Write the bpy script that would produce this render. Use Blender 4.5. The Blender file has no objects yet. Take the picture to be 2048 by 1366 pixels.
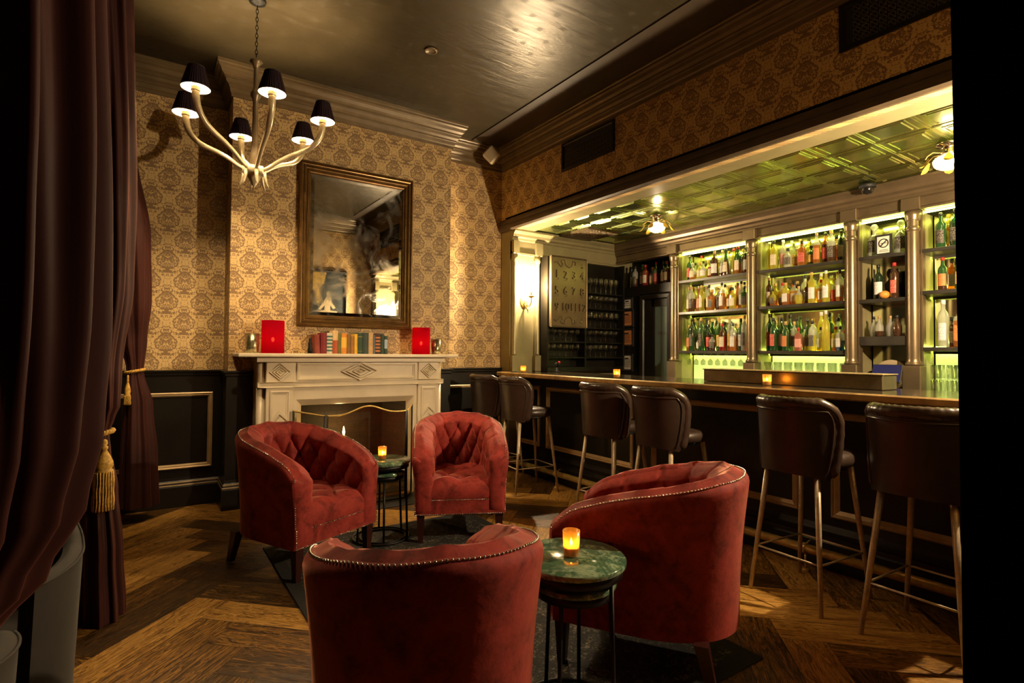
import bpy, bmesh, math, random
from mathutils import Vector, Matrix
random.seed(7)
PI = math.pi
S = bpy.context.scene
COL = S.collection
# ------------------------------------------------------------------ camera
CAMH = 1.268
F_PX, YAW, PITCH, ROLL = 1098.2, 0.5914, 0.0222, 0.0084
cy_, sy_ = math.cos(YAW), math.sin(YAW)
fw = Vector((sy_, cy_, 0)); rt = Vector((cy_, -sy_, 0)); up = Vector((0, 0, 1))
F_ = fw * math.cos(PITCH) + up * math.sin(PITCH)
U_ = -fw * math.sin(PITCH) + up * math.cos(PITCH)
R2 = rt * math.cos(ROLL) + U_ * math.sin(ROLL)
U2 = -rt * math.sin(ROLL) + U_ * math.cos(ROLL)
cd = bpy.data.cameras.new('camera'); cam = bpy.data.objects.new('camera', cd); COL.objects.link(cam)
cd.sensor_width = 36; cd.lens = F_PX / 2048 * 36; cd.clip_start = 0.02; cd.clip_end = 60
mw = Matrix((R2, U2, -F_)).transposed().to_4x4(); mw.translation = Vector((0, 0, CAMH))
cam.matrix_world = mw
S.camera = cam
# ------------------------------------------------------------------ world, view, integrator
w = bpy.data.worlds.new('world'); S.world = w; w.use_nodes = True
w.node_tree.nodes['Background'].inputs[0].default_value = (1.0, 0.62, 0.32, 1)
w.node_tree.nodes['Background'].inputs[1].default_value = 0.001
S.view_settings.view_transform = 'Standard'; S.view_settings.look = 'None'
S.view_settings.gamma = 1; S.view_settings.use_curve_mapping = False
S.view_settings.exposure = 1.2
cy = S.cycles
cy.max_bounces = 8; cy.diffuse_bounces = 2; cy.glossy_bounces = 4; cy.transmission_bounces = 4
cy.transparent_max_bounces = 24; cy.sample_clamp_indirect = 3.0; cy.sample_clamp_direct = 0
cy.caustics_reflective = False; cy.caustics_refractive = False; cy.use_denoising = True; cy.blur_glossy = 0.6

# lamp strengths (radiance of the glowing bulbs, flames and strips themselves)
L_NEAR = 6500.0
L_CHAND, L_SCONCE, L_SIDE, L_FRONT, L_CEIL, L_FLAME, L_LANTERN, E_LED = 1650.0, 3400.0, 150.0, 20.0, 50.0, 300.0, 10.0, 16.0

# ------------------------------------------------------------------ shader helpers
class NT:
    def __init__(s, name):
        s.m = bpy.data.materials.new(name); s.m.use_nodes = True
        s.t = s.m.node_tree; s.n = s.t.nodes; s.L = s.t.links
        s.b = s.n['Principled BSDF']; s.out = s.n['Material Output']
    def add(s, typ, **kw):
        n = s.n.new(typ)
        for k, v in kw.items(): setattr(n, k, v)
        return n
    def put(s, sock, v):
        if hasattr(v, 'is_output') or isinstance(v, bpy.types.NodeSocket): s.L.new(v, sock)
        else: sock.default_value = v
    def M(s, op, a, b=0.0, c=0.0):
        n = s.add('ShaderNodeMath', operation=op)
        for i, v in enumerate((a, b, c)):
            if i < len(n.inputs): s.put(n.inputs[i], v)
        return n.outputs[0]
    def pos(s, kind='Object'):
        n = s.add('ShaderNodeTexCoord'); return n.outputs[kind]
    def sep(s, v):
        n = s.add('ShaderNodeSeparateXYZ'); s.L.new(v, n.inputs[0]); return n.outputs
    def comb(s, x, y, z=0.0):
        n = s.add('ShaderNodeCombineXYZ')
        for i, v in enumerate((x, y, z)): s.put(n.inputs[i], v)
        return n.outputs[0]
    def noise(s, vec, scale, detail=3, rough=.5, dist=0.0, out='Fac'):
        n = s.add('ShaderNodeTexNoise'); s.put(n.inputs['Vector'], vec)
        n.inputs['Scale'].default_value = scale; n.inputs['Detail'].default_value = detail
        n.inputs['Roughness'].default_value = rough; n.inputs['Distortion'].default_value = dist
        return n.outputs[0 if out == 'Fac' else 1]
    def ramp(s, fac, stops):
        n = s.add('ShaderNodeValToRGB'); s.put(n.inputs[0], fac); e = n.color_ramp.elements
        while len(e) < len(stops): e.new(.5)
        for k, (p, c) in enumerate(stops): e[k].position = p; e[k].color = (*c, 1) if len(c) == 3 else c
        return n.outputs[0]
    def mix(s, f, a, b):
        n = s.add('ShaderNodeMix', data_type='RGBA'); s.put(n.inputs[0], f)
        s.put(n.inputs[6], (*a, 1) if isinstance(a, tuple) and len(a) == 3 else a)
        s.put(n.inputs[7], (*b, 1) if isinstance(b, tuple) and len(b) == 3 else b)
        return n.outputs[2]
    def bump(s, h, strength=.3, dist=.01):
        n = s.add('ShaderNodeBump'); s.put(n.inputs['Height'], h); n.inputs['Strength'].default_value = strength
        n.inputs['Distance'].default_value = dist; s.L.new(n.outputs[0], s.b.inputs['Normal'])
    def P(s, **kw):
        names = dict(color='Base Color', rough='Roughness', metal='Metallic', ior='IOR', trans='Transmission Weight',
                     sheen='Sheen Weight', sheenr='Sheen Roughness', sheent='Sheen Tint', coat='Coat Weight', coatr='Coat Roughness',
                     emit='Emission Color', es='Emission Strength', spec='Specular IOR Level', alpha='Alpha')
        for k, v in kw.items():
            if isinstance(v, tuple) and len(v) == 3: v = (*v, 1)
            s.put(s.b.inputs[names[k]], v)
        return s

def mat(name, color, rough=.5, metal=0.0, var=0.0, vscale=6, bump=0.0, bscale=60, **kw):
    t = NT(name); p = t.pos()
    if var:
        f = t.noise(p, vscale, 4, .6)
        d = tuple(c * (1 - var) for c in color); l = tuple(min(1, c * (1 + var)) for c in color)
        t.P(color=t.ramp(f, [(.3, d), (.7, l)]))
    else: t.P(color=color)
    t.P(rough=rough, metal=metal, **kw)
    if bump: t.bump(t.noise(p, bscale, 3, .6), bump, .004)
    return t.m

def wallpaper(name, axis, ground, ink):
    """mirrored damask medallions, half-drop repeat, P wide and Q high"""
    P, Q = .246, .336
    t = NT(name); o = t.sep(t.pos()); u = t.M('ADD', o[0], o[1]); v = o[2]
    def cell(du, dv):
        a = t.M('SUBTRACT', t.M('FRACT', t.M('ADD', t.M('DIVIDE', u, P), du)), .5)
        b = t.M('SUBTRACT', t.M('FRACT', t.M('ADD', t.M('DIVIDE', v, Q), dv)), .5)
        a = t.M('ABSOLUTE', t.M('MULTIPLY', a, P)); b = t.M('MULTIPLY', b, Q)
        vec = t.comb(a, b, .37)
        n1 = t.noise(vec, 62, 2, .45, .9)
        n2 = t.noise(t.comb(a, b, 2.1), 48, 2, .5, .6)
        # medallion: wide below, pointed on top
        sq = t.M('MULTIPLY', a, t.M('ADD', 1.0, t.M('MULTIPLY', t.M('MAXIMUM', b, 0.0), 9.0)))
        r = t.M('SQRT', t.M('ADD', t.M('POWER', t.M('DIVIDE', sq, .083), 2), t.M('POWER', t.M('DIVIDE', t.M('ADD', b, .004), .078), 2)))
        inside = t.M('LESS_THAN', r, 1.0)
        line = t.M('LESS_THAN', t.M('ABSOLUTE', t.M('SUBTRACT', n1, .5)), .075)
        rw = t.M('ADD', .035, t.M('MULTIPLY', t.M('ABSOLUTE', t.M('SINE', t.M('MULTIPLY', t.M('ARCTAN2', b, a), 7.0))), .10))
        ring = t.M('MULTIPLY', t.M('LESS_THAN', t.M('ABSOLUTE', t.M('SUBTRACT', r, .92)), rw), t.M('GREATER_THAN', n2, .44))
        med = t.M('MAXIMUM', t.M('MULTIPLY', line, inside), ring)
        # sprigs between the medallions
        s1 = t.M('POWER', t.M('SUBTRACT', a, .105), 2)
        s2 = t.M('POWER', t.M('SUBTRACT', t.M('ABSOLUTE', t.M('ADD', b, .02)), .085), 2)
        spr = t.M('LESS_THAN', t.M('SQRT', t.M('ADD', s1, s2)), .040)
        sprig = t.M('MULTIPLY', spr, t.M('GREATER_THAN', n2, .52))
        lf = t.M('MULTIPLY', t.M('GREATER_THAN', r, 1.12), t.M('LESS_THAN', r, 1.75)); lf = t.M('MULTIPLY', lf, t.M('GREATER_THAN', n1, .585)); sprig = t.M('MAXIMUM', sprig, lf)
        c1 = t.M('MULTIPLY', t.M('LESS_THAN', a, .02), t.M('LESS_THAN', t.M('ABSOLUTE', t.M('ADD', b, .112)), .016))
        c1 = t.M('MULTIPLY', c1, t.M('GREATER_THAN', n1, .48))
        return t.M('MAXIMUM', t.M('MAXIMUM', med, sprig), c1)
    pat = t.M('MAXIMUM', cell(0.0, 0.0), cell(.5, .5))
    pat = t.M('MULTIPLY', pat, .82)
    t.P(color=t.mix(pat, ground, ink), rough=.55)
    t.bump(t.noise(t.pos(), 300, 2), .05, .002)
    return t.m

M = {}
M['paper_x'] = M['paper_y'] = wallpaper('wallpaper_damask', 0, (.63, .44, .185), (.15, .075, .035))
M['black_wood'] = mat('black_painted_wood', (.008, .0065, .004), .36, var=.3, bump=.05, spec=.3)
M['dark_trim'] = mat('dark_bronze_trim', (.09, .065, .038), .38, var=.25)
M['edge_trim'] = mat('bronze_edge_moulding', (.46, .33, .17), .36, .25, var=.2)
M['crown'] = mat('crown_moulding_paint', (.16, .115, .06), .36, .15, var=.2)
M['soffit'] = mat('dark_ceiling_border', (.045, .030, .017), .5, var=.2)
M['olive'] = mat('olive_gold_paint', (.30, .26, .13), .38, .2, var=.12)
M['plum'] = mat('plum_velvet', (.010, .0025, .0025), .9)
M['marble_w'] = mat('cream_marble', (.74, .64, .46), .3, var=.10, vscale=3, bump=.02)
M['iron'] = mat('black_iron', (.012, .012, .012), .45, .6)
M['brass'] = mat('aged_brass', (.66, .45, .13), .30, .55, var=.25, vscale=25)
M['brassdull'] = mat('champagne_metal', (.52, .40, .22), .42, .75, var=.2, vscale=30)
M['bartop'] = mat('bar_edge_brass', (.60, .40, .16), .42, .45, var=.35, vscale=9, bump=.08, bscale=20)
M['barsurf'] = mat('bar_top_polished', (.05, .04, .025), .12, .2, var=.3)
M['steel'] = mat('brushed_steel', (.33, .28, .18), .33, .9, var=.2, vscale=14)
M['chrome'] = mat('chrome', (.8, .78, .7), .12, 1.0)
M['col'] = mat('pewter_column', (.19, .14, .08), .34, .65, var=.15)
M['leather'] = mat('brown_black_leather', (.030, .0175, .011), .38, var=.35, vscale=9, bump=.12, bscale=120)
M['leatherlt'] = mat('leather_welt', (.045, .027, .018), .28, bump=.08, bscale=90)
M['legmetal'] = mat('beige_metal_leg', (.52, .42, .27), .42, .3, var=.22, vscale=40)
M['frame'] = mat('antique_gold_frame', (.16, .085, .022), .3, .55, var=.35, vscale=16)
M['ivory'] = mat('ivory_metal', (.55, .46, .28), .32, .35, var=.2, vscale=20)
M['shadein'] = mat('lamp_shade_lining', (.95, .85, .65), .8)
M['gold_cord'] = mat('gold_cord', (.62, .36, .06), .6, var=.45, vscale=70, bump=.3, bscale=160)
M['woodleg'] = mat('dark_mahogany', (.035, .008, .006), .3)
M['greyv'] = mat('grey_velvet', (.022, .017, .012), .85, var=.25, sheen=.08, sheenr=.4)
M['wax'] = mat('candle_wax', (.9, .75, .5), .5)
M['white'] = mat('paper_white', (.70, .66, .55), .7)
M['black'] = mat('matt_black', (.01, .01, .01), .6)
M['shelf'] = mat('dark_shelf', (.03, .027, .022), .3, var=.3)
M['blue'] = mat('blue_plastic', (.02, .06, .55), .4)
M['doorglass'] = mat('frosted_door_glass', (.10, .15, .13), .45)
M['nail'] = mat('nickel_nailhead', (.75, .70, .60), .25, 1.0)
M['mirror'] = mat('silvered_mirror', (.62, .60, .52), .03, 1.0, var=.12, vscale=3)
M['backmirror'] = mat('back_bar_mirror', (.72, .74, .45), .12, 1.0)
M['speaker'] = mat('beige_speaker', (.35, .28, .17), .6)

def emis(name, color, strength, base=(0, 0, 0)):
    t = NT(name); t.P(color=base, emit=color, es=strength); return t.m
M['ledlow'] = emis('lime_light_strip_dim', (.86, .95, .16), E_LED * 2.0)
M['led'] = emis('lime_light_strip', (.86, .95, .16), E_LED)
M['bulb'] = emis('warm_bulb', (1, .70, .38), L_CHAND); M['ceilbulb'] = emis('ceiling_lamp_bulb', (1, .80, .55), L_CEIL)
M['flame'] = emis('candle_flame', (1, .55, .18), L_FLAME); M['lanternflame'] = emis('lantern_flame', (1, .5, .2), L_LANTERN)
M['bigglow'] = emis('sconce_bulb', (1, .74, .44), L_SCONCE); M['nearglow'] = emis('near_sconce_bulb', (1, .74, .46), L_NEAR); M['sideglow'] = emis('side_sconce_bulb', (1, .66, .34), L_SIDE); M['frontglow'] = emis('front_sconce_bulb', (1, .68, .38), L_FRONT)

def velvet(name, base, dark):
    t = NT(name); p = t.pos()
    f = t.noise(p, 9, 5, .6, .9); g = t.noise(p, 3.2, 3, .5)
    h_ = t.noise(p, 34, 4, .65, 1.0)
    k = t.M('ADD', t.M('MULTIPLY', f, .5), t.M('ADD', t.M('MULTIPLY', g, .22), t.M('MULTIPLY', h_, .28)))
    t.P(color=t.ramp(k, [(.36, dark), (.5, base), (.66, tuple(min(1, c * 1.5) for c in base))]), rough=.75,
        sheen=.8, sheenr=.3, sheent=(1, .45, .3), spec=.25)
    t.bump(t.noise(p, 26, 4, .6), .25, .006)
    return t.m
M['velvet'] = velvet('crushed_red_velvet', (.29, .034, .025), (.11, .010, .008))
M['vbutton'] = velvet('velvet_button', (.12, .012, .008), (.06, .006, .004))

def curtain_mat():
    t = NT('plum_satin'); p = t.pos(); f = t.noise(p, 3, 3)
    t.P(color=t.ramp(f, [(.3, (.026, .0075, .006)), (.7, (.046, .0135, .0105))]), rough=.6, spec=.15, sheen=.25, sheenr=.4, sheent=(.9, .3, .22))
    t.bump(t.noise(p, 220, 2), .06, .002); return t.m
M['curtain'] = curtain_mat()

def green_marble():
    t = NT('green_marble'); p = t.pos()
    a = t.noise(p, 7, 8, .68, 1.6); b = t.noise(p, 22, 6, .7, .8)
    k = t.M('ADD', t.M('MULTIPLY', a, .65), t.M('MULTIPLY', b, .35))
    t.P(color=t.ramp(k, [(.36, (.015, .045, .024)), (.50, (.07, .15, .085)), (.58, (.32, .42, .26)), (.66, (.08, .17, .09))]), rough=.09, coat=.3)
    return t.m
M['gmarble'] = green_marble()

def rug_mat():
    t = NT('distressed_rug'); p = t.pos(); o = t.sep(p)
    a = t.noise(p, 16, 6, .7, 1.2); b = t.noise(p, 90, 3, .7)
    k = t.M('MULTIPLY', a, b)
    c = t.ramp(k, [(.24, (.010, .010, .009)), (.29, (.035, .032, .024)), (.36, (.20, .17, .12))])
    # plain dark border in the rug's own frame
    ex = t.M('GREATER_THAN', t.M('ABSOLUTE', o[0]), .757 - .07); ey = t.M('GREATER_THAN', t.M('ABSOLUTE', o[1]), 1.257 - .07)
    t.P(color=t.mix(t.M('MAXIMUM', ex, ey), c, (.013, .013, .012)), rough=.9)
    t.bump(b, .5, .006); return t.m
M['rug'] = rug_mat()

def floor_mat():
    t = NT('oak_herringbone'); uv = t.add('ShaderNodeUVMap'); uv.uv_map = 'UVMap'
    o = t.sep(uv.outputs[0]); at = t.add('ShaderNodeAttribute'); at.attribute_name = 'tone'
    u, v = o[0], o[1]
    tone = at.outputs['Fac']
    vec = t.comb(t.M('MULTIPLY', u, 1.6), t.M('MULTIPLY', v, 13.0), t.M('MULTIPLY', tone, 40.0))
    g = t.noise(vec, 2.6, 6, .62, 1.3)
    fine = t.noise(t.comb(t.M('MULTIPLY', u, 5.0), t.M('MULTIPLY', v, 130.0), tone), 2.0, 3, .6)
    ring = t.M('SINE', t.M('MULTIPLY', g, 42.0))
    k = t.M('ADD', t.M('MULTIPLY', g, .55), t.M('ADD', t.M('MULTIPLY', ring, .12), t.M('MULTIPLY', fine, .34)))
    k = t.M('ADD', k, t.M('MULTIPLY', t.M('SUBTRACT', tone, .5), .44))
    c = t.ramp(k, [(.25, (.026, .012, .002)), (.42, (.13, .060, .010)), (.57, (.38, .185, .030)), (.76, (.64, .36, .09))])
    e = t.M('FRACT', o[1])
    dv = t.M('MINIMUM', v, t.M('SUBTRACT', .19, v))
    gap = t.M('LESS_THAN', dv, .0022)
    t.P(color=t.mix(gap, c, (.012, .006, .003)), rough=t.M('ADD', .22, t.M('MULTIPLY', fine, .26)), spec=.5)
    t.bump(t.M('SUBTRACT', k, t.M('MULTIPLY', gap, 1.0)), .35, .003)
    return t.m
M['floor'] = floor_mat()

def ceiling_mat():
    t = NT('satin_stencilled_ceiling'); o = t.sep(t.pos())
    def fl(dx, dy):
        a = t.M('MULTIPLY', t.M('SUBTRACT', t.M('FRACT', t.M('ADD', t.M('DIVIDE', o[0], .27), dx)), .5), .27)
        b = t.M('MULTIPLY', t.M('SUBTRACT', t.M('FRACT', t.M('ADD', t.M('DIVIDE', o[1], .20), dy)), .5), .20)
        r = t.M('SQRT', t.M('ADD', t.M('POWER', a, 2), t.M('POWER', b, 2)))
        th = t.M('ARCTAN2', b, a)
        lim = t.M('ADD', .020, t.M('MULTIPLY', t.M('COSINE', t.M('MULTIPLY', th, 8.0)), .009))
        return t.M('MULTIPLY', t.M('LESS_THAN', r, lim), t.M('GREATER_THAN', r, .006))
    f = t.M('MAXIMUM', fl(0.0, 0.0), fl(.5, .5))
    n = t.noise(t.pos(), 1.6, 4, .55, .5)
    base = t.ramp(n, [(.3, (.038, .030, .015)), (.7, (.064, .050, .026))])
    t.P(color=t.mix(t.M('MULTIPLY', f, .25), base, (.05, .04, .025)), metal=.35)
    st = t.noise(t.comb(t.M('MULTIPLY', o[0], 1.5), t.M('MULTIPLY', o[1], 14.0), 0.0), 1.4, 4, .6, .8)
    t.P(rough=t.M('ADD', t.M('ADD', .24, t.M('MULTIPLY', st, .2)), t.M('MULTIPLY', f, .2)))
    t.bump(t.noise(t.comb(t.M('MULTIPLY', o[0], 2.0), t.M('MULTIPLY', o[1], 9.0), 0.0), 1.3, 4, .6, .8), .22, .02)
    return t.m
M['ceiling'] = ceiling_mat()
M['tin'] = mat('pressed_tin', (.56, .66, .24), .24, 1.0, var=.2, vscale=5, bump=.1, bscale=25)

def brick_mat():
    t = NT('sooty_firebrick'); b = t.add('ShaderNodeTexBrick'); mp = t.add('ShaderNodeMapping')
    o = t.sep(t.pos()); t.L.new(t.comb(t.M('ADD', o[0], o[1]), o[2]), b.inputs[0])
    b.inputs['Scale'].default_value = 4.5
    b.inputs['Color1'].default_value = (.014, .010, .006, 1); b.inputs['Color2'].default_value = (.022, .015, .009, 1)
    b.inputs['Mortar'].default_value = (.006, .005, .004, 1)
    t.P(color=b.outputs[0], rough=.7); return t.m
M['brick'] = brick_mat()

def thin_glass(name, color, refl=.14, trans=0.0, tcol=None, rough=.03):
    t = NT(name); n, L = t.n, t.L
    tr = t.add('ShaderNodeBsdfTransparent'); tr.inputs[0].default_value = (*color, 1)
    gl = t.add('ShaderNodeBsdfGlossy'); gl.inputs['Roughness'].default_value = rough
    lw = t.add('ShaderNodeLayerWeight'); lw.inputs[0].default_value = .25
    mx = t.add('ShaderNodeMixShader'); fac = t.M('ADD', t.M('MULTIPLY', lw.outputs[1], .6), refl * .5)
    L.new(fac, mx.inputs[0]); 
    src = tr.outputs[0]
    if trans:
        tl = t.add('ShaderNodeBsdfTranslucent'); tl.inputs[0].default_value = (*(tcol or color), 1)
        df = t.add('ShaderNodeBsdfDiffuse'); df.inputs[0].default_value = (*(tcol or color), 1)
        m0 = t.add('ShaderNodeMixShader'); m0.inputs[0].default_value = .4
        L.new(tl.outputs[0], m0.inputs[1]); L.new(df.outputs[0], m0.inputs[2])
        m2 = t.add('ShaderNodeMixShader'); m2.inputs[0].default_value = trans
        L.new(tr.outputs[0], m2.inputs[1]); L.new(m0.outputs[0], m2.inputs[2]); src = m2.outputs[0]
    L.new(src, mx.inputs[1]); L.new(gl.outputs[0], mx.inputs[2]); L.new(mx.outputs[0], t.out.inputs[0])
    return t.m
M['glass'] = thin_glass('clear_glass', (.93, .94, .90))
M['screenglass'] = thin_glass('fire_screen_glass', (.75, .68, .5), .25)
M['rackglass'] = thin_glass('stemware_glass', (.80, .80, .78), .3)
M['crystal'] = thin_glass('cut_crystal', (.9, .85, .8), .35, .45, (1, .85, .65))
M['votive'] = thin_glass('amber_mercury_glass', (1, .72, .28), .25, .5, (1, .60, .16), .1)
M['mercury'] = mat('mercury_glass', (.40, .36, .20), .22, .85, var=.75, vscale=45, bump=.2, bscale=60)
BOTTLE_C = {
 'clear': (.86, .88, .70), 'green': (.05, .22, .06), 'darkgreen': (.03, .09, .035), 'amber': (.62, .25, .04), 'yellow': (.90, .72, .10),
 'brown': (.16, .06, .02), 'red': (.55, .03, .02), 'whisky': (.78, .36, .06), 'blue': (.05, .15, .35), 'rose': (.75, .30, .22)}
for k, c in BOTTLE_C.items(): M['b_' + k] = thin_glass('bottle_glass_' + k, c, .2, .45, tuple(min(1, x * 1.35 + .03) for x in c))
def label_mat(name, c, ink):
    t = NT(name); o = t.sep(t.pos())
    row = t.M('GREATER_THAN', t.M('FRACT', t.M('DIVIDE', o[2], .010)), .62)
    th = t.M('ARCTAN2', o[0], o[1]); wd = t.M('GREATER_THAN', t.noise(t.comb(t.M('MULTIPLY', th, 5.0), t.M('MULTIPLY', o[2], 40.0)), 2.2, 1), .5)
    t.P(color=t.mix(t.M('MULTIPLY', t.M('MULTIPLY', row, wd), .75), c, ink), rough=.6); return t.m
LAB = {'cream': ((.72, .62, .42), (.1, .06, .03)), 'white': ((.75, .73, .65), (.08, .08, .1)), 'black': ((.02, .02, .02), (.5, .42, .25)),
       'yellow': ((.70, .48, .08), (.12, .05, .02)), 'red': ((.5, .03, .02), (.7, .6, .4)), 'orange': ((.65, .22, .05), (.1, .03, .02)), 'pink': ((.72, .36, .28), (.3, .05, .05))}
for k, (c, i) in LAB.items(): M['l_' + k] = label_mat('bottle_label_' + k, c, i)
CAPC = {'black': (.015, .015, .015), 'red': (.45, .02, .015), 'gold': (.6, .4, .1), 'cork': (.42, .26, .12), 'white': (.7, .68, .6)}
for k, c in CAPC.items(): M['c_' + k] = mat('bottle_cap_' + k, c, .4)

# ------------------------------------------------------------------ mesh builder
class MB:
    def __init__(s): s.v = []; s.f = []; s.mi = []; s.sm = []; s.T = Matrix.Identity(4)
    def _p(s, vs, fs, mi, smooth):
        b = len(s.v); s.v += [s.T @ Vector(p) for p in vs]
        for f in fs: s.f.append(tuple(b + i for i in f)); s.mi.append(mi); s.sm.append(smooth)
    def box(s, x0, x1, y0, y1, z0, z1, mi=0, bev=0.0):
        if x0 > x1: x0, x1 = x1, x0
        if y0 > y1: y0, y1 = y1, y0
        if z0 > z1: z0, z1 = z1, z0
        b = min(bev, (x1 - x0) / 2.01, (y1 - y0) / 2.01, (z1 - z0) / 2.01)
        if b <= 0:
            vs = [(x, y, z) for z in (z0, z1) for y in (y0, y1) for x in (x0, x1)]
            s._p(vs, [(0, 2, 3, 1), (4, 5, 7, 6), (0, 1, 5, 4), (2, 6, 7, 3), (0, 4, 6, 2), (1, 3, 7, 5)], mi, False); return s
        vs = []; idx = {}
        for X, xa in ((0, x0), (1, x1)):
            for Y, ya in ((0, y0), (1, y1)):
                for Z, za in ((0, z0), (1, z1)):
                    sx, sy, sz = (1 - 2 * X), (1 - 2 * Y), (1 - 2 * Z)
                    for k, p in enumerate(((xa, ya + sy * b, za + sz * b), (xa + sx * b, ya, za + sz * b), (xa + sx * b, ya + sy * b, za))):
                        idx[(X, Y, Z, k)] = len(vs); vs.append(p)
        I = lambda *a: idx[a]; fs = []
        for c in (0, 1):
            q = [I(c, 0, 0, 0), I(c, 1, 0, 0), I(c, 1, 1, 0), I(c, 0, 1, 0)]; fs.append(q if c else q[::-1])
            q = [I(0, c, 0, 1), I(0, c, 1, 1), I(1, c, 1, 1), I(1, c, 0, 1)]; fs.append(q if c else q[::-1])
            q = [I(0, 0, c, 2), I(1, 0, c, 2), I(1, 1, c, 2), I(0, 1, c, 2)]; fs.append(q if c else q[::-1])
        for a in (0, 1):
            for c in (0, 1):
                q = [I(a, c, 0, 0), I(a, c, 1, 0), I(a, c, 1, 1), I(a, c, 0, 1)]; fs.append(q)
                q = [I(a, 0, c, 0), I(a, 1, c, 0), I(a, 1, c, 2), I(a, 0, c, 2)]; fs.append(q)
                q = [I(0, a, c, 1), I(1, a, c, 1), I(1, a, c, 2), I(0, a, c, 2)]; fs.append(q)
        for a in (0, 1):
            for c in (0, 1):
                for d in (0, 1): fs.append([I(a, c, d, 0), I(a, c, d, 1), I(a, c, d, 2)])
        s._p(vs, fs, mi, False); return s
    def grid(s, fn, nu, nv, mi=0, cu=False, cv=False, smooth=True):
        vs = [fn(i / (nu if cu else nu), j / (nv if cv else nv)) for j in range(nv + (0 if cv else 1)) for i in range(nu + (0 if cu else 1))]
        W = nu + (0 if cu else 1); H = nv + (0 if cv else 1); fs = []
        for j in range(nv):
            for i in range(nu):
                a = j * W + i; b = j * W + (i + 1) % W; j2 = (j + 1) % H
                fs.append((a, b, j2 * W + (i + 1) % W, j2 * W + i))
        s._p(vs, fs, mi, smooth); return s
    def lathe(s, prof, c=(0, 0, 0), n=20, mi=0, mis=None, smooth=True, sq=0.0, flute=0, fa=0.0, cap=True):
        def R(r, k):
            th = 2 * PI * k / n
            if sq: e = 1 / max(abs(math.cos(th)) ** sq + abs(math.sin(th)) ** sq, 1e-6) ** (1 / sq); r *= e * .9
            if flute: r *= 1 + fa * math.cos(flute * th)
            return (c[0] + r * math.cos(th), c[1] + r * math.sin(th))
        vs = []
        for r, z in prof:
            for k in range(n): vs.append((*R(r, k), c[2] + z))
        for j in range(len(prof) - 1):
            fs = [(j * n + k, j * n + (k + 1) % n, (j + 1) * n + (k + 1) % n, (j + 1) * n + k) for k in range(n)]
            if j == 0: base = len(s.v); s._p(vs, fs, mis[0] if mis else mi, smooth)
            else:
                for f in fs: s.f.append(tuple(base + i for i in f)); s.mi.append(mis[j] if mis else mi); s.sm.append(smooth)
        if cap:
            if prof[0][0] > 1e-4: s.f.append(tuple(base + k for k in range(n))[::-1]); s.mi.append(mis[0] if mis else mi); s.sm.append(False)
            if prof[-1][0] > 1e-4: s.f.append(tuple(base + (len(prof) - 1) * n + k for k in range(n))); s.mi.append(mis[-1] if mis else mi); s.sm.append(False)
        return s
    def tube(s, pts, r, n=8, mi=0, closed=False, twist=None, cap=True):
        pts = [Vector(p) for p in pts]; N = len(pts); rr = r if isinstance(r, (list, tuple)) else [r] * N
        prev = None; vs = []
        for i, p in enumerate(pts):
            a = pts[(i - 1) % N] if closed or i > 0 else p; b = pts[(i + 1) % N] if closed or i < N - 1 else p
            d = (b - a).normalized() if (b - a).length > 1e-9 else Vector((0, 0, 1))
            if prev is None: nrm = d.orthogonal().normalized()
            else: nrm = (prev - d * prev.dot(d)); nrm = nrm.normalized() if nrm.length > 1e-6 else d.orthogonal().normalized()
            prev = nrm; bn = d.cross(nrm)
            for k in range(n):
                th = 2 * PI * k / n
                vs.append(p + (nrm * math.cos(th) + bn * math.sin(th)) * rr[i])
        fs = []
        for i in range(N - (0 if closed else 1)):
            for k in range(n): fs.append((i * n + k, i * n + (k + 1) % n, ((i + 1) % N) * n + (k + 1) % n, ((i + 1) % N) * n + k))
        if cap and not closed: fs += [tuple(range(n))[::-1], tuple((N - 1) * n + k for k in range(n))]
        s._p(vs, fs, mi, True); return s
    def prism(s, poly, ax, a0, a1, mi=0):
        """polygon in the two other axes, extruded along ax"""
        def P(p, t):
            return (t, p[0], p[1]) if ax == 'x' else (p[0], t, p[1]) if ax == 'y' else (p[0], p[1], t)
        n = len(poly); vs = [P(p, a0) for p in poly] + [P(p, a1) for p in poly]
        fs = [tuple(range(n))[::-1], tuple(range(n, 2 * n))] + [(i, (i + 1) % n, n + (i + 1) % n, n + i) for i in range(n)]
        s._p(vs, fs, mi, False); return s
    def ball(s, c, r, n=10, m=6, mi=0, sc=(1, 1, 1)):
        def f(u, v):
            th = 2 * PI * u; ph = PI * v
            return (c[0] + r * sc[0] * math.sin(ph) * math.cos(th), c[1] + r * sc[1] * math.sin(ph) * math.sin(th), c[2] - r * sc[2] * math.cos(ph))
        s.grid(f, n, m, mi, cu=True); return s
    def sweep(s, prof, path, mi=0, closed=False, side=1, caps=True):
        """prof: (out, z) swept along xy path, out measured to the right of travel * side, mitred"""
        n = len(path); offs = []
        for i in range(n):
            p = Vector(path[i]); ds = []
            if closed or i > 0: ds.append((p - Vector(path[i - 1])).normalized())
            if closed or i < n - 1: ds.append((Vector(path[(i + 1) % n]) - p).normalized())
            nn = [Vector((d.y, -d.x)) * side for d in ds]
            if len(nn) == 1: o = nn[0]
            else: o = (nn[0] + nn[1]); o = o / max(o.dot(nn[0]), .15)
            offs.append(o)
        vs = [(path[i][0] + offs[i].x * a, path[i][1] + offs[i].y * a, z) for i in range(n) for a, z in prof]
        k = len(prof); fs = []
        for i in range(n - (0 if closed else 1)):
            for j in range(k - 1): fs.append((i * k + j, i * k + j + 1, ((i + 1) % n) * k + j + 1, ((i + 1) % n) * k + j))
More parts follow.
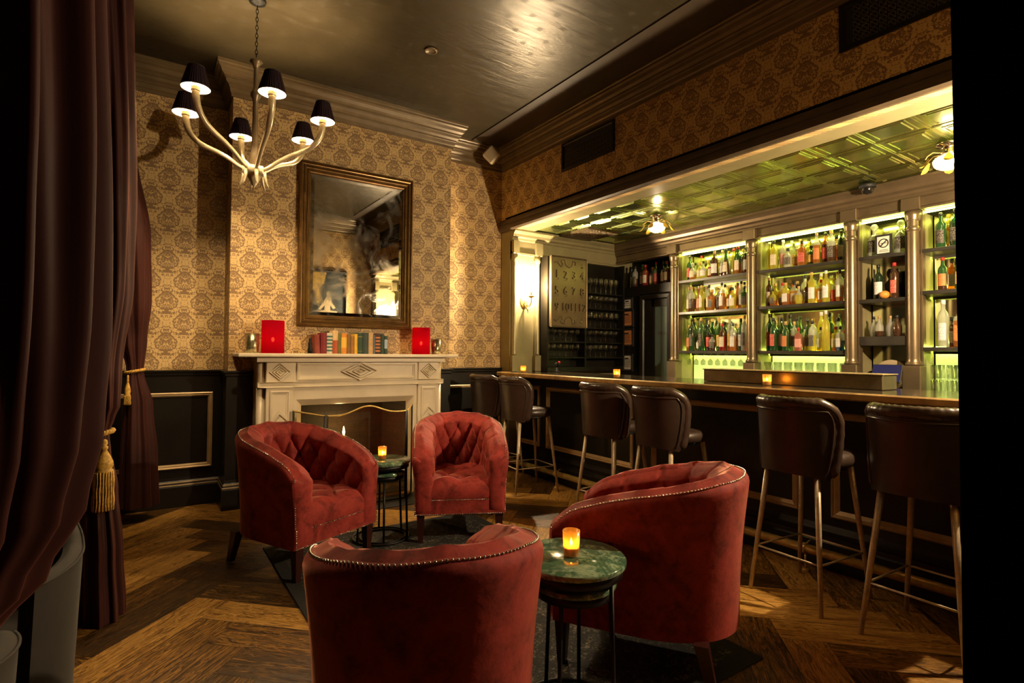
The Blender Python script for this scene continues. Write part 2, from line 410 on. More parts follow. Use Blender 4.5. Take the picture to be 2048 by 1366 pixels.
        if caps and not closed: fs += [tuple(range(k)), tuple((n - 1) * k + j for j in range(k))[::-1]]
        s._p(vs, fs, mi, False); return s
    def frame(s, x0, x1, z0, z1, y, prof, mi=0, plane='y'):
        """picture-frame moulding; prof (inset, depth) depth along -plane axis"""
        vs = []; k = len(prof)
        for (cx, cz, sx, sz) in ((x0, z0, 1, 1), (x1, z0, -1, 1), (x1, z1, -1, -1), (x0, z1, 1, -1)):
            for a, d in prof:
                q = (cx + sx * a, cz + sz * a)
                vs.append((q[0], y - d, q[1]) if plane == 'y' else (y - d, q[0], q[1]) if plane == 'x' else (q[0], q[1], y - d))
        fs = [(i * k + j, i * k + j + 1, ((i + 1) % 4) * k + j + 1, ((i + 1) % 4) * k + j) for i in range(4) for j in range(k - 1)]
        s._p(vs, fs, mi, False); return s
    def build(s, name, mats, parent=None, fix=True):
        me = bpy.data.meshes.new(name); me.from_pydata([tuple(v) for v in s.v], [], s.f)
        if not isinstance(mats, (list, tuple)): mats = [mats]
        for m in mats: me.materials.append(m)
        me.polygons.foreach_set('material_index', s.mi); me.polygons.foreach_set('use_smooth', s.sm)
        if fix:
            bm = bmesh.new(); bm.from_mesh(me); bmesh.ops.recalc_face_normals(bm, faces=bm.faces); bm.to_mesh(me); bm.free()
        me.update()
        o = bpy.data.objects.new(name, me); COL.objects.link(o)
        if parent: o.parent = parent
        return o

def tag(o, label, cat, group=None, kind=None):
    o['label'] = label; o['category'] = cat
    if group: o['group'] = group
    if kind: o['kind'] = kind
    return o
def empty(name, loc, rz=0.0, label=None, cat=None, group=None):
    o = bpy.data.objects.new(name, None); COL.objects.link(o); o.location = loc; o.rotation_euler = (0, 0, rz); o.empty_display_size = .05
    if label: tag(o, label, cat, group)
    return o
def struct(o): o['kind'] = 'structure'; return o
def recenter(o, origin):
    """move a mesh object's origin without moving it"""
    o.data.transform(Matrix.Translation(-Vector(origin))); o.location = origin; return o
def dup(o, parent=None):
    c = o.copy(); COL.objects.link(c); c.parent = parent
    for ch in o.children: dup(ch, c)
    return c
def text_mesh(txt, size, ext=.002):
    cu = bpy.data.curves.new('t', 'FONT'); cu.body = txt; cu.size = size; cu.extrude = ext; cu.align_x = 'CENTER'; cu.align_y = 'CENTER'; cu.resolution_u = 3
    o = bpy.data.objects.new('t', cu); COL.objects.link(o)
    me = bpy.data.meshes.new_from_object(o.evaluated_get(bpy.context.evaluated_depsgraph_get()))
    bpy.data.objects.remove(o); bpy.data.curves.remove(cu); return me
def text_into(mb, txt, size, ext, T, mi=0):
    me = text_mesh(txt, size, ext); old = mb.T; mb.T = old @ T
    mb._p([v.co.copy() for v in me.vertices], [tuple(p.vertices) for p in me.polygons], mi, False); mb.T = old
    bpy.data.meshes.remove(me)
FACE_NY = Matrix.Rotation(PI / 2, 4, 'X')                       # text facing -Y
FACE_NX = Matrix.Rotation(-PI / 2, 4, 'Z') @ Matrix.Rotation(PI / 2, 4, 'X')   # text facing -X

# ================================================================== SETTING
ZC, YR, YB, XW, YF = 3.575, 5.26, 4.94, 3.376, .30     # ceiling, recess wall, chimney breast face, bar wall face, wall by the camera
XBL, XBR = .57, 2.556
YS, XB, XM = 5.08, 5.0, 5.29                            # alcove end wall, back bar front, back bar mirror plane
ZCR = 1.111
# floor: herringbone oak boards at 45 degrees
def make_floor():
    W, L = .19, .76
    vs, fs, uvs, tones = [], [], [], []
    c45 = math.cos(PI / 4)
    def add(ax, ay, horiz):
        # board corner in rotated lattice space
        q = [(ax, ay), (ax + L, ay), (ax + L, ay + W), (ax, ay + W)] if horiz else [(ax, ay), (ax + W, ay), (ax + W, ay + L), (ax, ay + L)]
        uv = [(0, 0), (L, 0), (L, W), (0, W)] if horiz else [(0, 0), (0, W), (L, W), (L, 0)]
        if horiz is False: uv = [(0, 0), (0, W), (L, W), (L, 0)]
        r = [(p[0] * c45 - p[1] * c45 + 2.0, p[0] * c45 + p[1] * c45 + 2.6) for p in q]
        cx = sum(p[0] for p in r) / 4; cyy = sum(p[1] for p in r) / 4
        if not (-1.7 < cx < 5.8 and -1.6 < cyy < 5.7): return
        b = len(vs); vs.extend((p[0], p[1], 0) for p in r); fs.append((b, b + 1, b + 2, b + 3))
        o = random.random() * 9; tn = random.random()
        uvs.extend((u + o, v) for u, v in uv); tones.extend([tn] * 4)
    for i in range(-30, 31):
        for j in range(-12, 13):
            # classic herringbone lattice
            x = i * W + j * L; y = i * W - j * L
            add(x, y, True); add(x + L, y - L + W + 0.0, False) if False else add(x - W, y, False)
    me = bpy.data.meshes.new('floor'); me.from_pydata(vs, [], fs); me.materials.append(M['floor'])
    ul = me.uv_layers.new(name='UVMap')
    for k, (u, v) in enumerate(uvs): ul.data[k].uv = (u, v)
    a = me.attributes.new('tone', 'FLOAT', 'POINT'); a.data.foreach_set('value', tones)
    o = bpy.data.objects.new('floor', me); COL.objects.link(o); return struct(o)
make_floor()
mb = MB(); mb.box(-1.7, 5.7, -1.6, 5.6, -.06, -.003); struct(mb.build('floor_slab', M['black']))

# ceiling, dark border strip beside the bar wall
mb = MB(); mb.box(-1.6, 2.90, -1.5, 5.4, ZC, ZC + .1); struct(mb.build('ceiling', M['ceiling']))
mb = MB(); mb.box(2.90, 3.5, -1.5, 5.4, ZC - .012, ZC + .1); struct(mb.build('ceiling_border', M['soffit']))
# walls
mb = MB(); mb.box(-1.6, XW + .084, YR, YR + .14, 0, ZC); struct(mb.build('wall_back', M['paper_x']))
mb = MB(); mb.box(XBL, XBR, YB, YR, 1.0, ZC)
mb.box(XBL, 1.05, YB, YR, 0, 1.0); mb.box(2.07, XBR, YB, YR, 0, 1.0)
struct(mb.build('wall_chimney_breast', [M['paper_x']]))
mb = MB(); mb.box(XW, XW + .084, YF - .2, YR, 2.648, ZC + .02); struct(mb.build('wall_right', M['paper_y']))
mb = MB(); mb.box(1.052, XW + .084, YF - .16, YF, 0, ZC); struct(mb.build('wall_front', M['paper_x']))
mb = MB(); mb.box(-1.6, .985, YF - .16, YF, 2.95, ZC); struct(mb.build('wall_front_header', M['paper_x']))
mb = MB(); mb.box(-1.7, -1.6, -1.5, YR + .14, 0, ZC); struct(mb.build('wall_left', M['black_wood']))
mb = MB(); mb.box(1.035, 1.052, YF - .17, YF + .008, 0, 2.95); struct(mb.build('trim_doorway', M['black']))
# wainscot
def panel_frame(mb, x0, x1, z0, z1, y, plane, mi=1, wd=.035):
    mb.frame(x0, x1, z0, z1, y, [(0, -.004), (0, .018), (.008, .024), (.016, .016), (.024, .018), (wd, .004), (wd, -.004)], mi, plane)
def wains(mb, path):
    mb.sweep([(0, 0), (.012, 0), (.012, ZCR - .02), (0, ZCR - .02)], path, 0)
    mb.sweep([(0, ZCR - .05), (.016, ZCR - .05), (.022, ZCR - .038), (.022, ZCR - .024), (.034, ZCR - .014), (.034, ZCR), (0, ZCR)], path, 0)
    mb.sweep([(0, 0), (.035, 0), (.035, .16), (.03, .17), (.03, .185), (.024, .19), (.024, .205), (.018, .212), (.014, .235), (0, .235)], path, 0)
    mb.sweep([(.0305, .171), (.033, .176), (.0305, .181)], path, 1); mb.sweep([(.0245, .193), (.027, .198), (.0245, .203)], path, 1)
mb = MB()
wains(mb, [(-1.6, YR), (XBL, YR), (XBL, YB), (.78, YB)])
panel_frame(mb, -.55, .494, .309, .928, YR - .012, 'y')
panel_frame(mb, -1.4, -.62, .309, .928, YR - .012, 'y')
struct(mb.build('trim_wainscot_left', [M['black_wood'], M['edge_trim']]))
mb = MB()
wains(mb, [(2.33, YB), (XBR, YB), (XBR, YR), (XW, YR)])
panel_frame(mb, 2.66, 3.27, .309, .928, YR - .012, 'y')
struct(mb.build('trim_wainscot_right', [M['black_wood'], M['edge_trim']]))
mb = MB()
wains(mb, [(XW, YF), (1.45, YF)])
struct(mb.build('trim_wainscot_front', [M['black_wood'], M['edge_trim']]))
# crown mouldings
def crown(p, d, zt, zb):
    h = zt - zb
    return [(0, zt), (d, zt), (d, zt - .10 * h), (d * .93, zt - .13 * h), (d * .93, zt - .20 * h), (d * .80, zt - .24 * h), (d * .74, zt - .36 * h), (d * .58, zt - .42 * h),
            (d * .58, zt - .48 * h), (d * .50, zt - .50 * h), (d * .46, zt - .60 * h), (d * .30, zt - .66 * h), (d * .30, zt - .72 * h), (d * .24, zt - .74 * h), (d * .20, zt - .86 * h), (d * .12, zt - .9 * h), (d * .12, zb), (0, zb)]
mb = MB(); mb.sweep(crown(0, .13, ZC, 3.335), [(-1.6, YR), (XBL, YR), (XBL, YB), (XBR, YB), (XBR, YR), (XW, YR), (XW, YF), (-1.6, YF)])
struct(mb.build('trim_crown_moulding', M['crown']))
mb = MB(); mb.sweep([(0, 2.78), (.012, 2.775), (.02, 2.75), (.02, 2.72), (.032, 2.71), (.04, 2.68), (.04, 2.655), (.02, 2.64), (0, 2.64)], [(XW, YR), (XW, YF)])
struct(mb.build('trim_bar_opening', M['dark_trim']))

# ------------------------------------------------------------------ bar alcove shell
mb = MB(); mb.box(XW, 5.45, YS, YS + .18, 0, 2.75); struct(mb.build('wall_alcove_end', M['olive']))
mb = MB(); mb.box(XW, 5.45, YF - .16, YF + .12, 0, 2.75); struct(mb.build('wall_alcove_near', M['olive']))
mb = MB(); mb.box(XM + .02, 5.45, YF, YS, 0, 2.75); struct(mb.build('wall_alcove_back', M['black_wood']))
mb = MB(); mb.box(XW + .001, 3.64, YF + .12, YS, 2.65, 2.70); struct(mb.build('trim_soffit_strip', M['olive']))
mb = MB(); mb.box(XW, 5.45, YF, YS + .1, 2.72, 2.80); struct(mb.build('ceiling_slab_alcove', M['black']))
# pressed tin ceiling
def tin():
    mb = MB(); T = .305
    rings = [(1.0, 0), (.97, .005), (.93, .005), (.90, .0), (.74, .0), (.71, .005), (.66, .005), (.63, .001), (.60, .001), (.56, .007), (.52, .007)]
    x = 3.64
    while x < 5.3:
        y = YF + .12
        while y < YS - .01:
            cx, cyy = x + T / 2, y + T / 2
            vs = []; fs = []
            for m, h in rings:
                for sx, sy in ((-1, -1), (1, -1), (1, 1), (-1, 1)):
                    vs.append((min(cx + sx * m * T / 2, 5.3), min(cyy + sy * m * T / 2, YS), 2.662 - h))
            for k in range(len(rings) - 1):
                for c in range(4): fs.append((k * 4 + c, k * 4 + (c + 1) % 4, k * 4 + 4 + (c + 1) % 4, k * 4 + 4 + c))
            k = (len(rings) - 1) * 4; fs.append((k, k + 1, k + 2, k + 3))
            mb._p(vs, fs, 0, False); y += T
        x += T
    return mb
o = tin().build('ceiling_tin_tiles', M['tin'], fix=False); struct(o)

# alcove end wall dressing: pilasters and cornice (both ends share the design)
def end_wall(y, sgn, nm):
    mb = MB(); X0 = XW + .002
    # entablature and crown, continuous along the end wall
    pr = [(0, 2.65), (.10, 2.65), (.10, 2.63), (.085, 2.615), (.07, 2.60), (.065, 2.575), (.045, 2.56), (.04, 2.54), (.03, 2.53), (.03, 2.41), (.045, 2.40), (.045, 2.38), (0, 2.38)]
    path = [(X0, y), (5.0, y)]
    mb.sweep(pr, path, 0, side=sgn)
    struct(mb.build('trim_cornice_' + nm, M['olive']))
    mb = MB()
    d = -.035 * sgn
    for a, b in ((X0, 3.45), (3.69, 3.775)):
        mb.box(a, b, y, y + d * 1.7, 1.07, 1.25, bev=.004)             # plinth
        mb.box(a + .01, b - .01, y, y + d, 1.25, 2.33)
        c = ((a + b) / 2, y + d * 1.0, 0)
        mb.lathe([(.026, 1.25), (.030, 1.27), (.025, 1.29), (.022, 2.24), (.026, 2.25), (.022, 2.265), (.028, 2.30), (.036, 2.32), (.036, 2.38)], c, 16)
        mb.box(a - .0, b + .01, y, y + d * 2.0, 2.38, 2.53, bev=.003)
    struct(mb.build('trim_pilaster_' + nm, M['olive']))
end_wall(YS, 1, 'far'); end_wall(YF + .12, -1, 'near')

# ================================================================== ARMCHAIRS
def armchair():
    root = empty('tub_armchair', (0, 0, 0))
    a, yf, yb0, ry = .305, -.30, .03, .37
    pts = []
    for k in range(30): pts.append((-a, yf + (yb0 - yf) * k / 30))
    for k in range(73):
        th = PI - PI * k / 72
        e = 2.25; cx, sx = math.cos(th), math.sin(th)
        pts.append((math.copysign(abs(cx) ** (2 / e), cx) * a, yb0 + abs(sx) ** (2 / e) * ry))
    for k in range(1, 31): pts.append((a, yb0 - (yb0 - yf) * k / 30))
    # resample by arc length
    cum = [0]
    for p, q in zip(pts, pts[1:]): cum.append(cum[-1] + math.hypot(q[0] - p[0], q[1] - p[1]))
    TL = cum[-1]
    def at(s):
        s = min(max(s, 0), TL)
        for i in range(len(cum) - 1):
            if cum[i + 1] >= s:
                t = (s - cum[i]) / max(cum[i + 1] - cum[i], 1e-9); p, q = pts[i], pts[i + 1]
                return (p[0] + (q[0] - p[0]) * t, p[1] + (q[1] - p[1]) * t)
        return pts[-1]
    def nrm(s):
        p = at(s - .02); q = at(s + .02); dx, dy = q[0] - p[0], q[1] - p[1]; l = math.hypot(dx, dy)
        return (-dy / l, dx / l)
    HP = [(0, .575), (.03, .605), (.07, .635), (.115, .655), (.22, .69), (.335, .72), (.515, .755), (.65, .78), (.9, .795)]
    def top(s):
        d = min(s, TL - s)
        for (d0, h0), (d1, h1) in zip(HP, HP[1:]):
            if d <= d1: t = (d - d0) / (d1 - d0); return h0 + (h1 - h0) * t
        return HP[-1][1]
    NS = 168
    def P(s, ins, z):
        p = at(s); n = nrm(s); return (p[0] - n[0] * ins, p[1] - n[1] * ins, z)
    def flare(z): return -.040 * max(0, (z - .18) / .6) ** 1.4
    # outer shell
    mb = MB()
    def out(u, v):
        s = u * TL; h = top(s)
        if v < .86:
            z = .18 + (h - .045 - .18) * v / .86; return P(s, flare(z) + .012 * math.sin(PI * v / .86) * .5, z)
        t = (v - .86) / .14 * PI / 2; z0 = h - .045
        return P(s, flare(z0) + .030 * (1 - math.cos(t)), z0 + .038 * math.sin(t))
    mb.grid(out, NS, 30)
    mb.build('outer_shell', M['velvet'], root)
    # padded inner back with the rolled rim and deep buttoning
    mb = MB(); p_, q_, zb0 = .172, .225, .470
    sc = TL / 2
    def tuft(s, z):
        aa = (s - sc) / p_ + (z - zb0) / q_; bb = (s - sc) / p_ - (z - zb0) / q_
        w_ = (abs(math.sin(PI * aa)) * abs(math.sin(PI * bb))) ** .5
        return w_, aa, bb
    def inn(u, v):
        s = u * TL; h = top(s); d = min(s, TL - s)
        ed = min(1, d / .07)
        if v < .22:
            t = v / .22 * PI / 2
            z = h - .010 + .018 * math.sin(t * 1.0); ins = .030 + flare(h) + .040 * math.sin(t)
            wr = .004 * math.cos(2 * PI * (s - sc) / p_)
            return P(s, ins, z + wr * math.sin(t) * ed)
        t = (v - .22) / .78; z = h + .008 - (h + .008 - .36) * t
        fall = min(1, t / .16)
        ins = .070 + flare(h) * (1 - fall) + .050 * (1 - (1 - fall) ** 2)
        w_, aa, bb = tuft(s, z)
        fade = min(1, max(0, (h - z - .03) / .10)) * (.35 + .65 * ed) * min(1, max(0, (z - .36) / .05))
        ins += (-.024 + .038 * w_) * fade
        da = abs(aa - round(aa)); db = abs(bb - round(bb))
        if z < h - .05: ins -= .016 * math.exp(-((da * da + db * db) / .012)) * fade
        if z > h - .12 and fade < 1:      # pleats running over the rim
            ins += -.006 * max(0, math.cos(2 * PI * (s - sc) / (p_))) ** 6 * (1 - fade)
        z_ = z if z < h - .001 else h + .008 * (1 - t)
        return P(s, ins, z_)
    mb.grid(inn, 240, 84)
    for k in range(-7, 8):
        for r in range(0, 4):
            if (k + r) % 2: continue
            s = sc + k * p_ / 2; z = zb0 + r * q_ / 2
            if s < .10 or s > TL - .10 or z > top(s) - .06: continue
            q = P(s, .070 + .050 - .024 - .012, z); mb.ball(q, .011, 8, 5, 1)
    # front caps of the arms
    for e in (0, 1):
        s = 0 if e == 0 else TL; u = float(e); ring = []
        for j in range(0, 31, 2): ring.append(out(u, j / 30))
        for j in range(0, 85, 3): ring.append(inn(u, j / 84))
        ring += [(ring[-1][0], ring[-1][1], .20)]
        cx = sum(p[0] for p in ring) / len(ring); cz = sum(p[2] for p in ring) / len(ring)
        r2 = [(cx + (p[0] - cx) * .82, p[1] - .016, cz + (p[2] - cz) * .93) for p in ring]
        r3 = [(cx + (p[0] - cx) * .4, p[1] - .022, cz + (p[2] - cz) * .8) for p in ring]
        n = len(ring); vs = ring + r2 + r3
        fs = [(i, (i + 1) % n, n + (i + 1) % n, n + i) for i in range(n)] + [(n + i, n + (i + 1) % n, 2 * n + (i + 1) % n, 2 * n + i) for i in range(n)] + [tuple(2 * n + i for i in range(n))]
        mb._p(vs, fs, 0, True)
    mb.build('tufted_back', [M['velvet'], M['vbutton']], root)
    # seat cushion
    mb = MB()
    def seat(u, v):
        y = .22 - .535 * v
        hw = .232 if y > -.23 else .232 + .060 * min(1, (-.23 - y) / .035)
        if y > .05: hw *= math.sqrt(max(.05, 1 - ((y - .05) / .21) ** 2))
        x = (u * 2 - 1) * hw
        e = min(1, (1 - abs(u * 2 - 1)) / .12); f = min(1, (1 - v) / .10)
        aa = x / .19 + (y + .02) / .25; bb = x / .19 - (y + .02) / .25
        w_ = (abs(math.sin(PI * aa)) * abs(math.sin(PI * bb))) ** .42
        z = .390 + .024 * w_ * min(e, f) + .012
        z -= .035 * (1 - math.sqrt(max(0, 1 - (1 - e) ** 2)))
        if v > .9:
            t = (v - .9) / .1; z = .405 - .115 * t ** 1.6; y = -.262 - .048 * math.sin(t * PI / 2 + .0) - .010 * math.sin(t * PI)
            z += .006 * math.cos(2 * PI * x / .15) * (1 - t)
        return (x, y, z)
    mb.grid(seat, 90, 80)
    mb.box(-.22, .22, -.26, .18, .20, .375)
    mb.build('seat_cushion', M['velvet'], root)
    # front rail
    mb = MB(); mb.box(-.302, .302, -.312, -.25, .18, .292, bev=.012); mb.build('front_rail', M['velvet'], root)
    # nailheads
    mb = MB()
    def nail(p):
        r = .0048
        vs = [(p[0] + r * math.cos(k * PI / 3), p[1] + r * math.sin(k * PI / 3) * .8, p[2] + r * math.sin(k * PI / 3)) for k in range(6)]
        mb.ball(p, .0040, 6, 4)
    s = 0
    while s <= TL:
        nail(P(s, flare(top(s)) + .022, top(s) - .008 + .0)); s += .0125
    for e in (-1, 1):
        z = .19
        while z < .57: nail((e * (.298 + .024 * max(0, (z - .18) / .6) ** 1.4), -.306 if z > .3 else -.314, z)); z += .0125
    x = -.29
    while x < .291: nail((x, -.3135, .284)); nail((x, -.3135, .190)); x += .0125
    mb.build('nailhead_trim', M['nail'], root, fix=False)
    for sx in (-1, 1):
        for sy in (-1, 1):
            mb = MB(); x = sx * .262; y = -.272 if sy < 0 else .27; kx, ky = (0, 0) if sy < 0 else (sx * .01, .045)
            for z0, z1, r0, r1 in ((.185, 0, .026, .016),):
                vs = [(x + i * r0, y + j * r0, z0) for i, j in ((-1, -1), (1, -1), (1, 1), (-1, 1))] + [(x + kx + i * r1, y + ky + j * r1, z1) for i, j in ((-1, -1), (1, -1), (1, 1), (-1, 1))]
                mb._p(vs, [(3, 2, 1, 0), (4, 5, 6, 7)] + [(i, (i + 1) % 4, 4 + (i + 1) % 4, 4 + i) for i in range(4)], 0, False)
            mb.build('leg', M['woodleg'], root)
    return root
R = math.radians
ch = armchair()
spots = [((.842, 3.535), 25.5, 'red velvet tub armchair left of the fireplace, turned towards the bar'),
         ((1.913, 3.523), -26, 'red velvet tub armchair facing the camera with the round table at its side'),
         ((1.822, 1.69), 213, 'red velvet tub armchair by the bar stools, seen from its nailed outer side'),
         ((.712, 1.535), 163, 'red velvet tub armchair with its back to the camera, nearest of the four')]
for i, ((x, y), a, lab) in enumerate(spots):
    o = ch if i == 0 else dup(ch)
    o.location = (x, y, .008 if i else .008); o.rotation_euler = (0, 0, R(a)); tag(o, lab, 'armchair', 'red velvet tub armchairs')

# rug
mb = MB(); mb.box(-.757, .757, -1.257, 1.257, 0, .007, bev=.002)
o = mb.build('rug', M['rug']); o.location = (1.422, 2.593, 0); tag(o, 'worn black area rug with a plain border under the armchairs', 'rug')

# ================================================================== NESTING TABLES
def round_table(nm, r, h, ring_r, legs, rot, loc, lab, top='gmarble'):
    root = empty(nm, loc, rot, lab, 'table', 'green marble nesting tables')
    mb = MB(); mb.lathe([(0, h - .022), (r - .006, h - .022), (r, h - .017), (r, h - .004), (r - .004, h), (0, h)], n=64, cap=False)
    mb.build('tabletop', M[top], root)
    mb = MB(); mb.lathe([(r - .03, h - .05), (r - .012, h - .05), (r - .012, h - .0225), (r - .03, h - .0225), (r - .03, h - .05)], n=48, cap=False)
    mb.build('rim_band', M['iron'], root)
    for k in range(legs):
        th = 2 * PI * k / legs + .4
        mb = MB(); mb.tube([(ring_r * math.cos(th), ring_r * math.sin(th), .008), ((r - .02) * math.cos(th), (r - .02) * math.sin(th), h - .045)], .0075, 8)
        mb.build('leg', M['iron'], root)
    mb = MB(); mb.tube([(ring_r * math.cos(t * 2 * PI / 48), ring_r * math.sin(t * 2 * PI / 48), .008) for t in range(48)], .0075, 8, closed=True)
    mb.build('base_ring', M['iron'], root)
    return root
T1 = (1.268, 1.502); T2 = (1.375, 3.63)
round_table('nesting_table', .192, .55, .188, 3, .3, (*T1, .008), 'round green marble side table with a candle, between the two nearest armchairs')
round_table('nesting_table', .150, .475, .150, 3, 1.2, (T1[0] + .008, T1[1] - .004, .008), 'smaller lower table nested under the green marble table nearest the camera')
round_table('nesting_table', .192, .53, .188, 3, .9, (*T2, .008), 'round green marble side table with a candle, in front of the fireplace')
round_table('nesting_table', .150, .455, .150, 3, 1.9, (T2[0] + .008, T2[1] - .006, .008), 'smaller lower table nested under the green marble table by the fireplace')

def votive(loc, r, h, lab, cat='candle holder', glass='votive', power=.35, group='amber glass votives', lit=True):
    root = empty('votive_candle', loc, random.random() * 3, lab, cat, group)
    mb = MB(); mb.lathe([(r * .86, .001), (r * .9, .004), (r, h), (r - .003, h), (r * .86, .010), (0, .010)], n=24, cap=False)
    mb.lathe([(0, .001), (r * .86, .001)], n=24, cap=False)
    mb.build('glass_cup', M[glass], root)
    mb = MB(); mb.lathe([(0, .011), (r * .72, .011), (r * .72, h * .38), (0, h * .38)], n=20, cap=False); mb.build('wax', M['wax'], root)
    if lit:
        mb = MB(); mb.lathe([(0, h * .39), (.004, h * .45), (.0045, h * .52), (.002, h * .62), (0, h * .70)], n=8, cap=False); mb.build('flame', M['flame'], root)
    return root
votive((*T1, .559), .031, .088, 'lit amber glass votive candle on the green marble table nearest the camera')
votive((*T2, .539), .029, .085, 'lit amber glass votive candle on the table in front of the fireplace')
for x, y, lab in ((3.315, 4.72, 'lit votive candle at the far end of the bar by the gold pilaster'),
                  (3.385, 3.42, 'lit votive candle on the bar in front of the framed notices'),
                  (3.50, 2.12, 'lit votive candle on the bar against the long steel box')):
    votive((x, y, 1.0705), .030, .072, lab, power=.3)

# ================================================================== BAR STOOLS
def stool():
    root = empty('bar_stool', (0, 0, 0))
    # back shell: outer leather, rolled pleated rim, curved round the seat, back is at -x
    def plan(ph):                       # ph -1..1
        a = ph * 1.28
        return (-.255 * math.cos(a) ** 1 + .015 - .0 * abs(ph), -.232 * math.sin(a) * 1.0)
    def toph(ph): return 1.055 - .12 * max(0, abs(ph) - .45) ** 1.6 * 2.3
    def shell(u, v, ins):
        ph = (u * 2 - 1)
        # rounded upper corners and a narrower foot
        z0, z1 = .668, 1.028
        z = z0 + (z1 - z0) * v
        wk = .80 + .20 * math.sin(min(1, v * 1.15) * PI / 2)
        if v > .62: wk *= math.sqrt(max(0, 1 - ((v - .62) / .40) ** 3.2 * .62))
        if v < .12: wk *= .93 + .07 * (v / .12)
        x, y = plan(ph * wk); n = Vector((x + .0, y)).normalized()
        lean = -.035 * v
        return (x + lean - n.x * ins, y - n.y * ins, z - .02 * abs(ph) ** 2 * (1 - v))
    mb = MB()
    mb.grid(lambda u, v: shell(u, v, 0 + .004 * 0), 36, 28); mb.build('outer_back', M['leather'], root)
    mb = MB(); mb.grid(lambda u, v: shell(u, v, .045 + .012 * math.sin(PI * v)), 36, 20); mb.build('inner_back', M['leather'], root)
    edge = [(0, v / 20) for v in range(1, 21)] + [(u / 36, 1) for u in range(1, 36)] + [(1, v / 20) for v in range(20, 0, -1)]
    pts = [shell(u, v, .022) for u, v in edge]
    mb = MB(); rr = [.030 + (.0022 if k % 3 == 0 else 0) for k in range(len(pts))]; rr[0] = rr[-1] = .022
    mb.tube(pts, rr, 12); mb.build('rolled_rim', M['leatherlt'], root)
    def inset(u, v): return shell(.5 + (u - .5) * .86, min(v, .92) if v < .999 else .90, -.002)
    mb = MB(); e2 = [(0, v / 20) for v in range(1, 19)] + [(u / 36, 1) for u in range(1, 36)] + [(1, v / 20) for v in range(18, 0, -1)]
    mb.tube([inset(u, v) for u, v in e2], .0045, 6); mb.build('piping', M['leatherlt'], root)
    mb = MB(); mb.grid(lambda u, v: (lambda p, q: tuple(p[k] * (1 - v) + q[k] * v for k in range(3)))(shell(u, 0, 0), shell(u, 0, .05)), 36, 2); mb.build('back_underside', M['leather'], root)
    # seat
    mb = MB(); mb.lathe([(0, .690), (.185, .690), (.205, .700), (.212, .725), (.205, .752), (.185, .766), (.12, .774), (0, .776)], (.035, 0, 0), 40, sq=2.6, cap=False); mb.build('seat', M['leather'], root)
    mb = MB(); mb.lathe([(0, .676), (.16, .676), (.17, .689), (0, .689)], (.03, 0, 0), 24, cap=False); mb.build('seat_plate', M['iron'], root)
    ft = []
    for sx in (-1, 1):
        for sy in (-1, 1):
            t0 = Vector((sx * .150, sy * .135, .684)); t1 = Vector((sx * .222, sy * .196, 0)); ft.append((t0, t1))
            mb = MB(); mb.tube([t0, t1], [.0155, .0105], 12); mb.build('leg', M['legmetal'], root)
    def atz(k, z): t0, t1 = ft[k]; t = (t0.z - z) / (t0.z - t1.z); return t0.lerp(t1, t)
    for a, b in ((0, 1), (1, 3), (3, 2), (2, 0)):
        mb = MB(); mb.tube([atz(a, .235), atz(b, .235)], .0055, 8); mb.build('stretcher', M['legmetal'], root)
    return root
st = stool()
SP = [(2.99, 4.74, 4, 'dark leather bar stool at the far end, closest to the fireplace wall'),
      (3.0, 4.20, -6, 'dark leather bar stool second from the fireplace wall, its pale seat showing'),
      (2.99, 3.05, 5, 'dark leather bar stool, left one of the middle pair at the bar'),
      (2.99, 2.50, -3, 'dark leather bar stool, right one of the middle pair, behind the armchair'),
      (2.985, 1.57, -4, 'dark leather bar stool with all four legs showing, in front of the steel box'),
      (2.965, 1.01, -2, 'dark leather bar stool cut off by the dark curtain at the picture edge')]
for i, (x, y, a, lab) in enumerate(SP):
    o = st if i == 0 else dup(st)
    o.location = (x, y, .0015); o.rotation_euler = (0, 0, R(a)); tag(o, lab, 'bar stool', 'leather bar stools along the counter')

# ================================================================== BAR COUNTER
bar = empty('bar_counter', (XW + .3, 2.7, 0), 0, 'long dark panelled bar counter with a brass edged top', 'bar')
ox, oy = XW + .3, 2.7
def bp(mb, nm, m):
    mb.T = Matrix.Identity(4)
    for k in range(len(mb.v)): mb.v[k] = mb.v[k] - Vector((ox, oy, 0))
    return mb.build(nm, m, bar)
mb = MB(); mb.box(3.452, 3.62, .46, 5.0, 0, 1.028); bp(mb, 'body', M['black_wood'])
mb = MB(); mb.box(3.212, 3.95, .46, 5.03, 1.030, 1.068); bp(mb, 'countertop', M['barsurf'])
mb = MB(); mb.box(3.19, 3.215, .455, 5.05, 1.026, 1.071, bev=.008); mb.box(3.215, 3.37, 5.03, 5.05, 1.028, 1.071); bp(mb, 'counter_edge', M['bartop'])
for a, b in ((4.60, 5.0), (3.28, 4.48), (1.875, 3.08), (.50, 1.676)):
    mb = MB(); panel_frame(mb, a, b, .305, .935, 3.452, 'x', 0, .045); bp(mb, 'panel_moulding', M['edge_trim'])
mb = MB(); mb.prism([(3.452, 0), (3.40, 0), (3.40, .10), (3.405, .115), (3.412, .12), (3.412, .15), (3.42, .16), (3.425, .185), (3.434, .19), (3.434, .215), (3.442, .225), (3.452, .25)], 'y', .46, 5.03)
bp(mb, 'base_moulding', M['black_wood'])
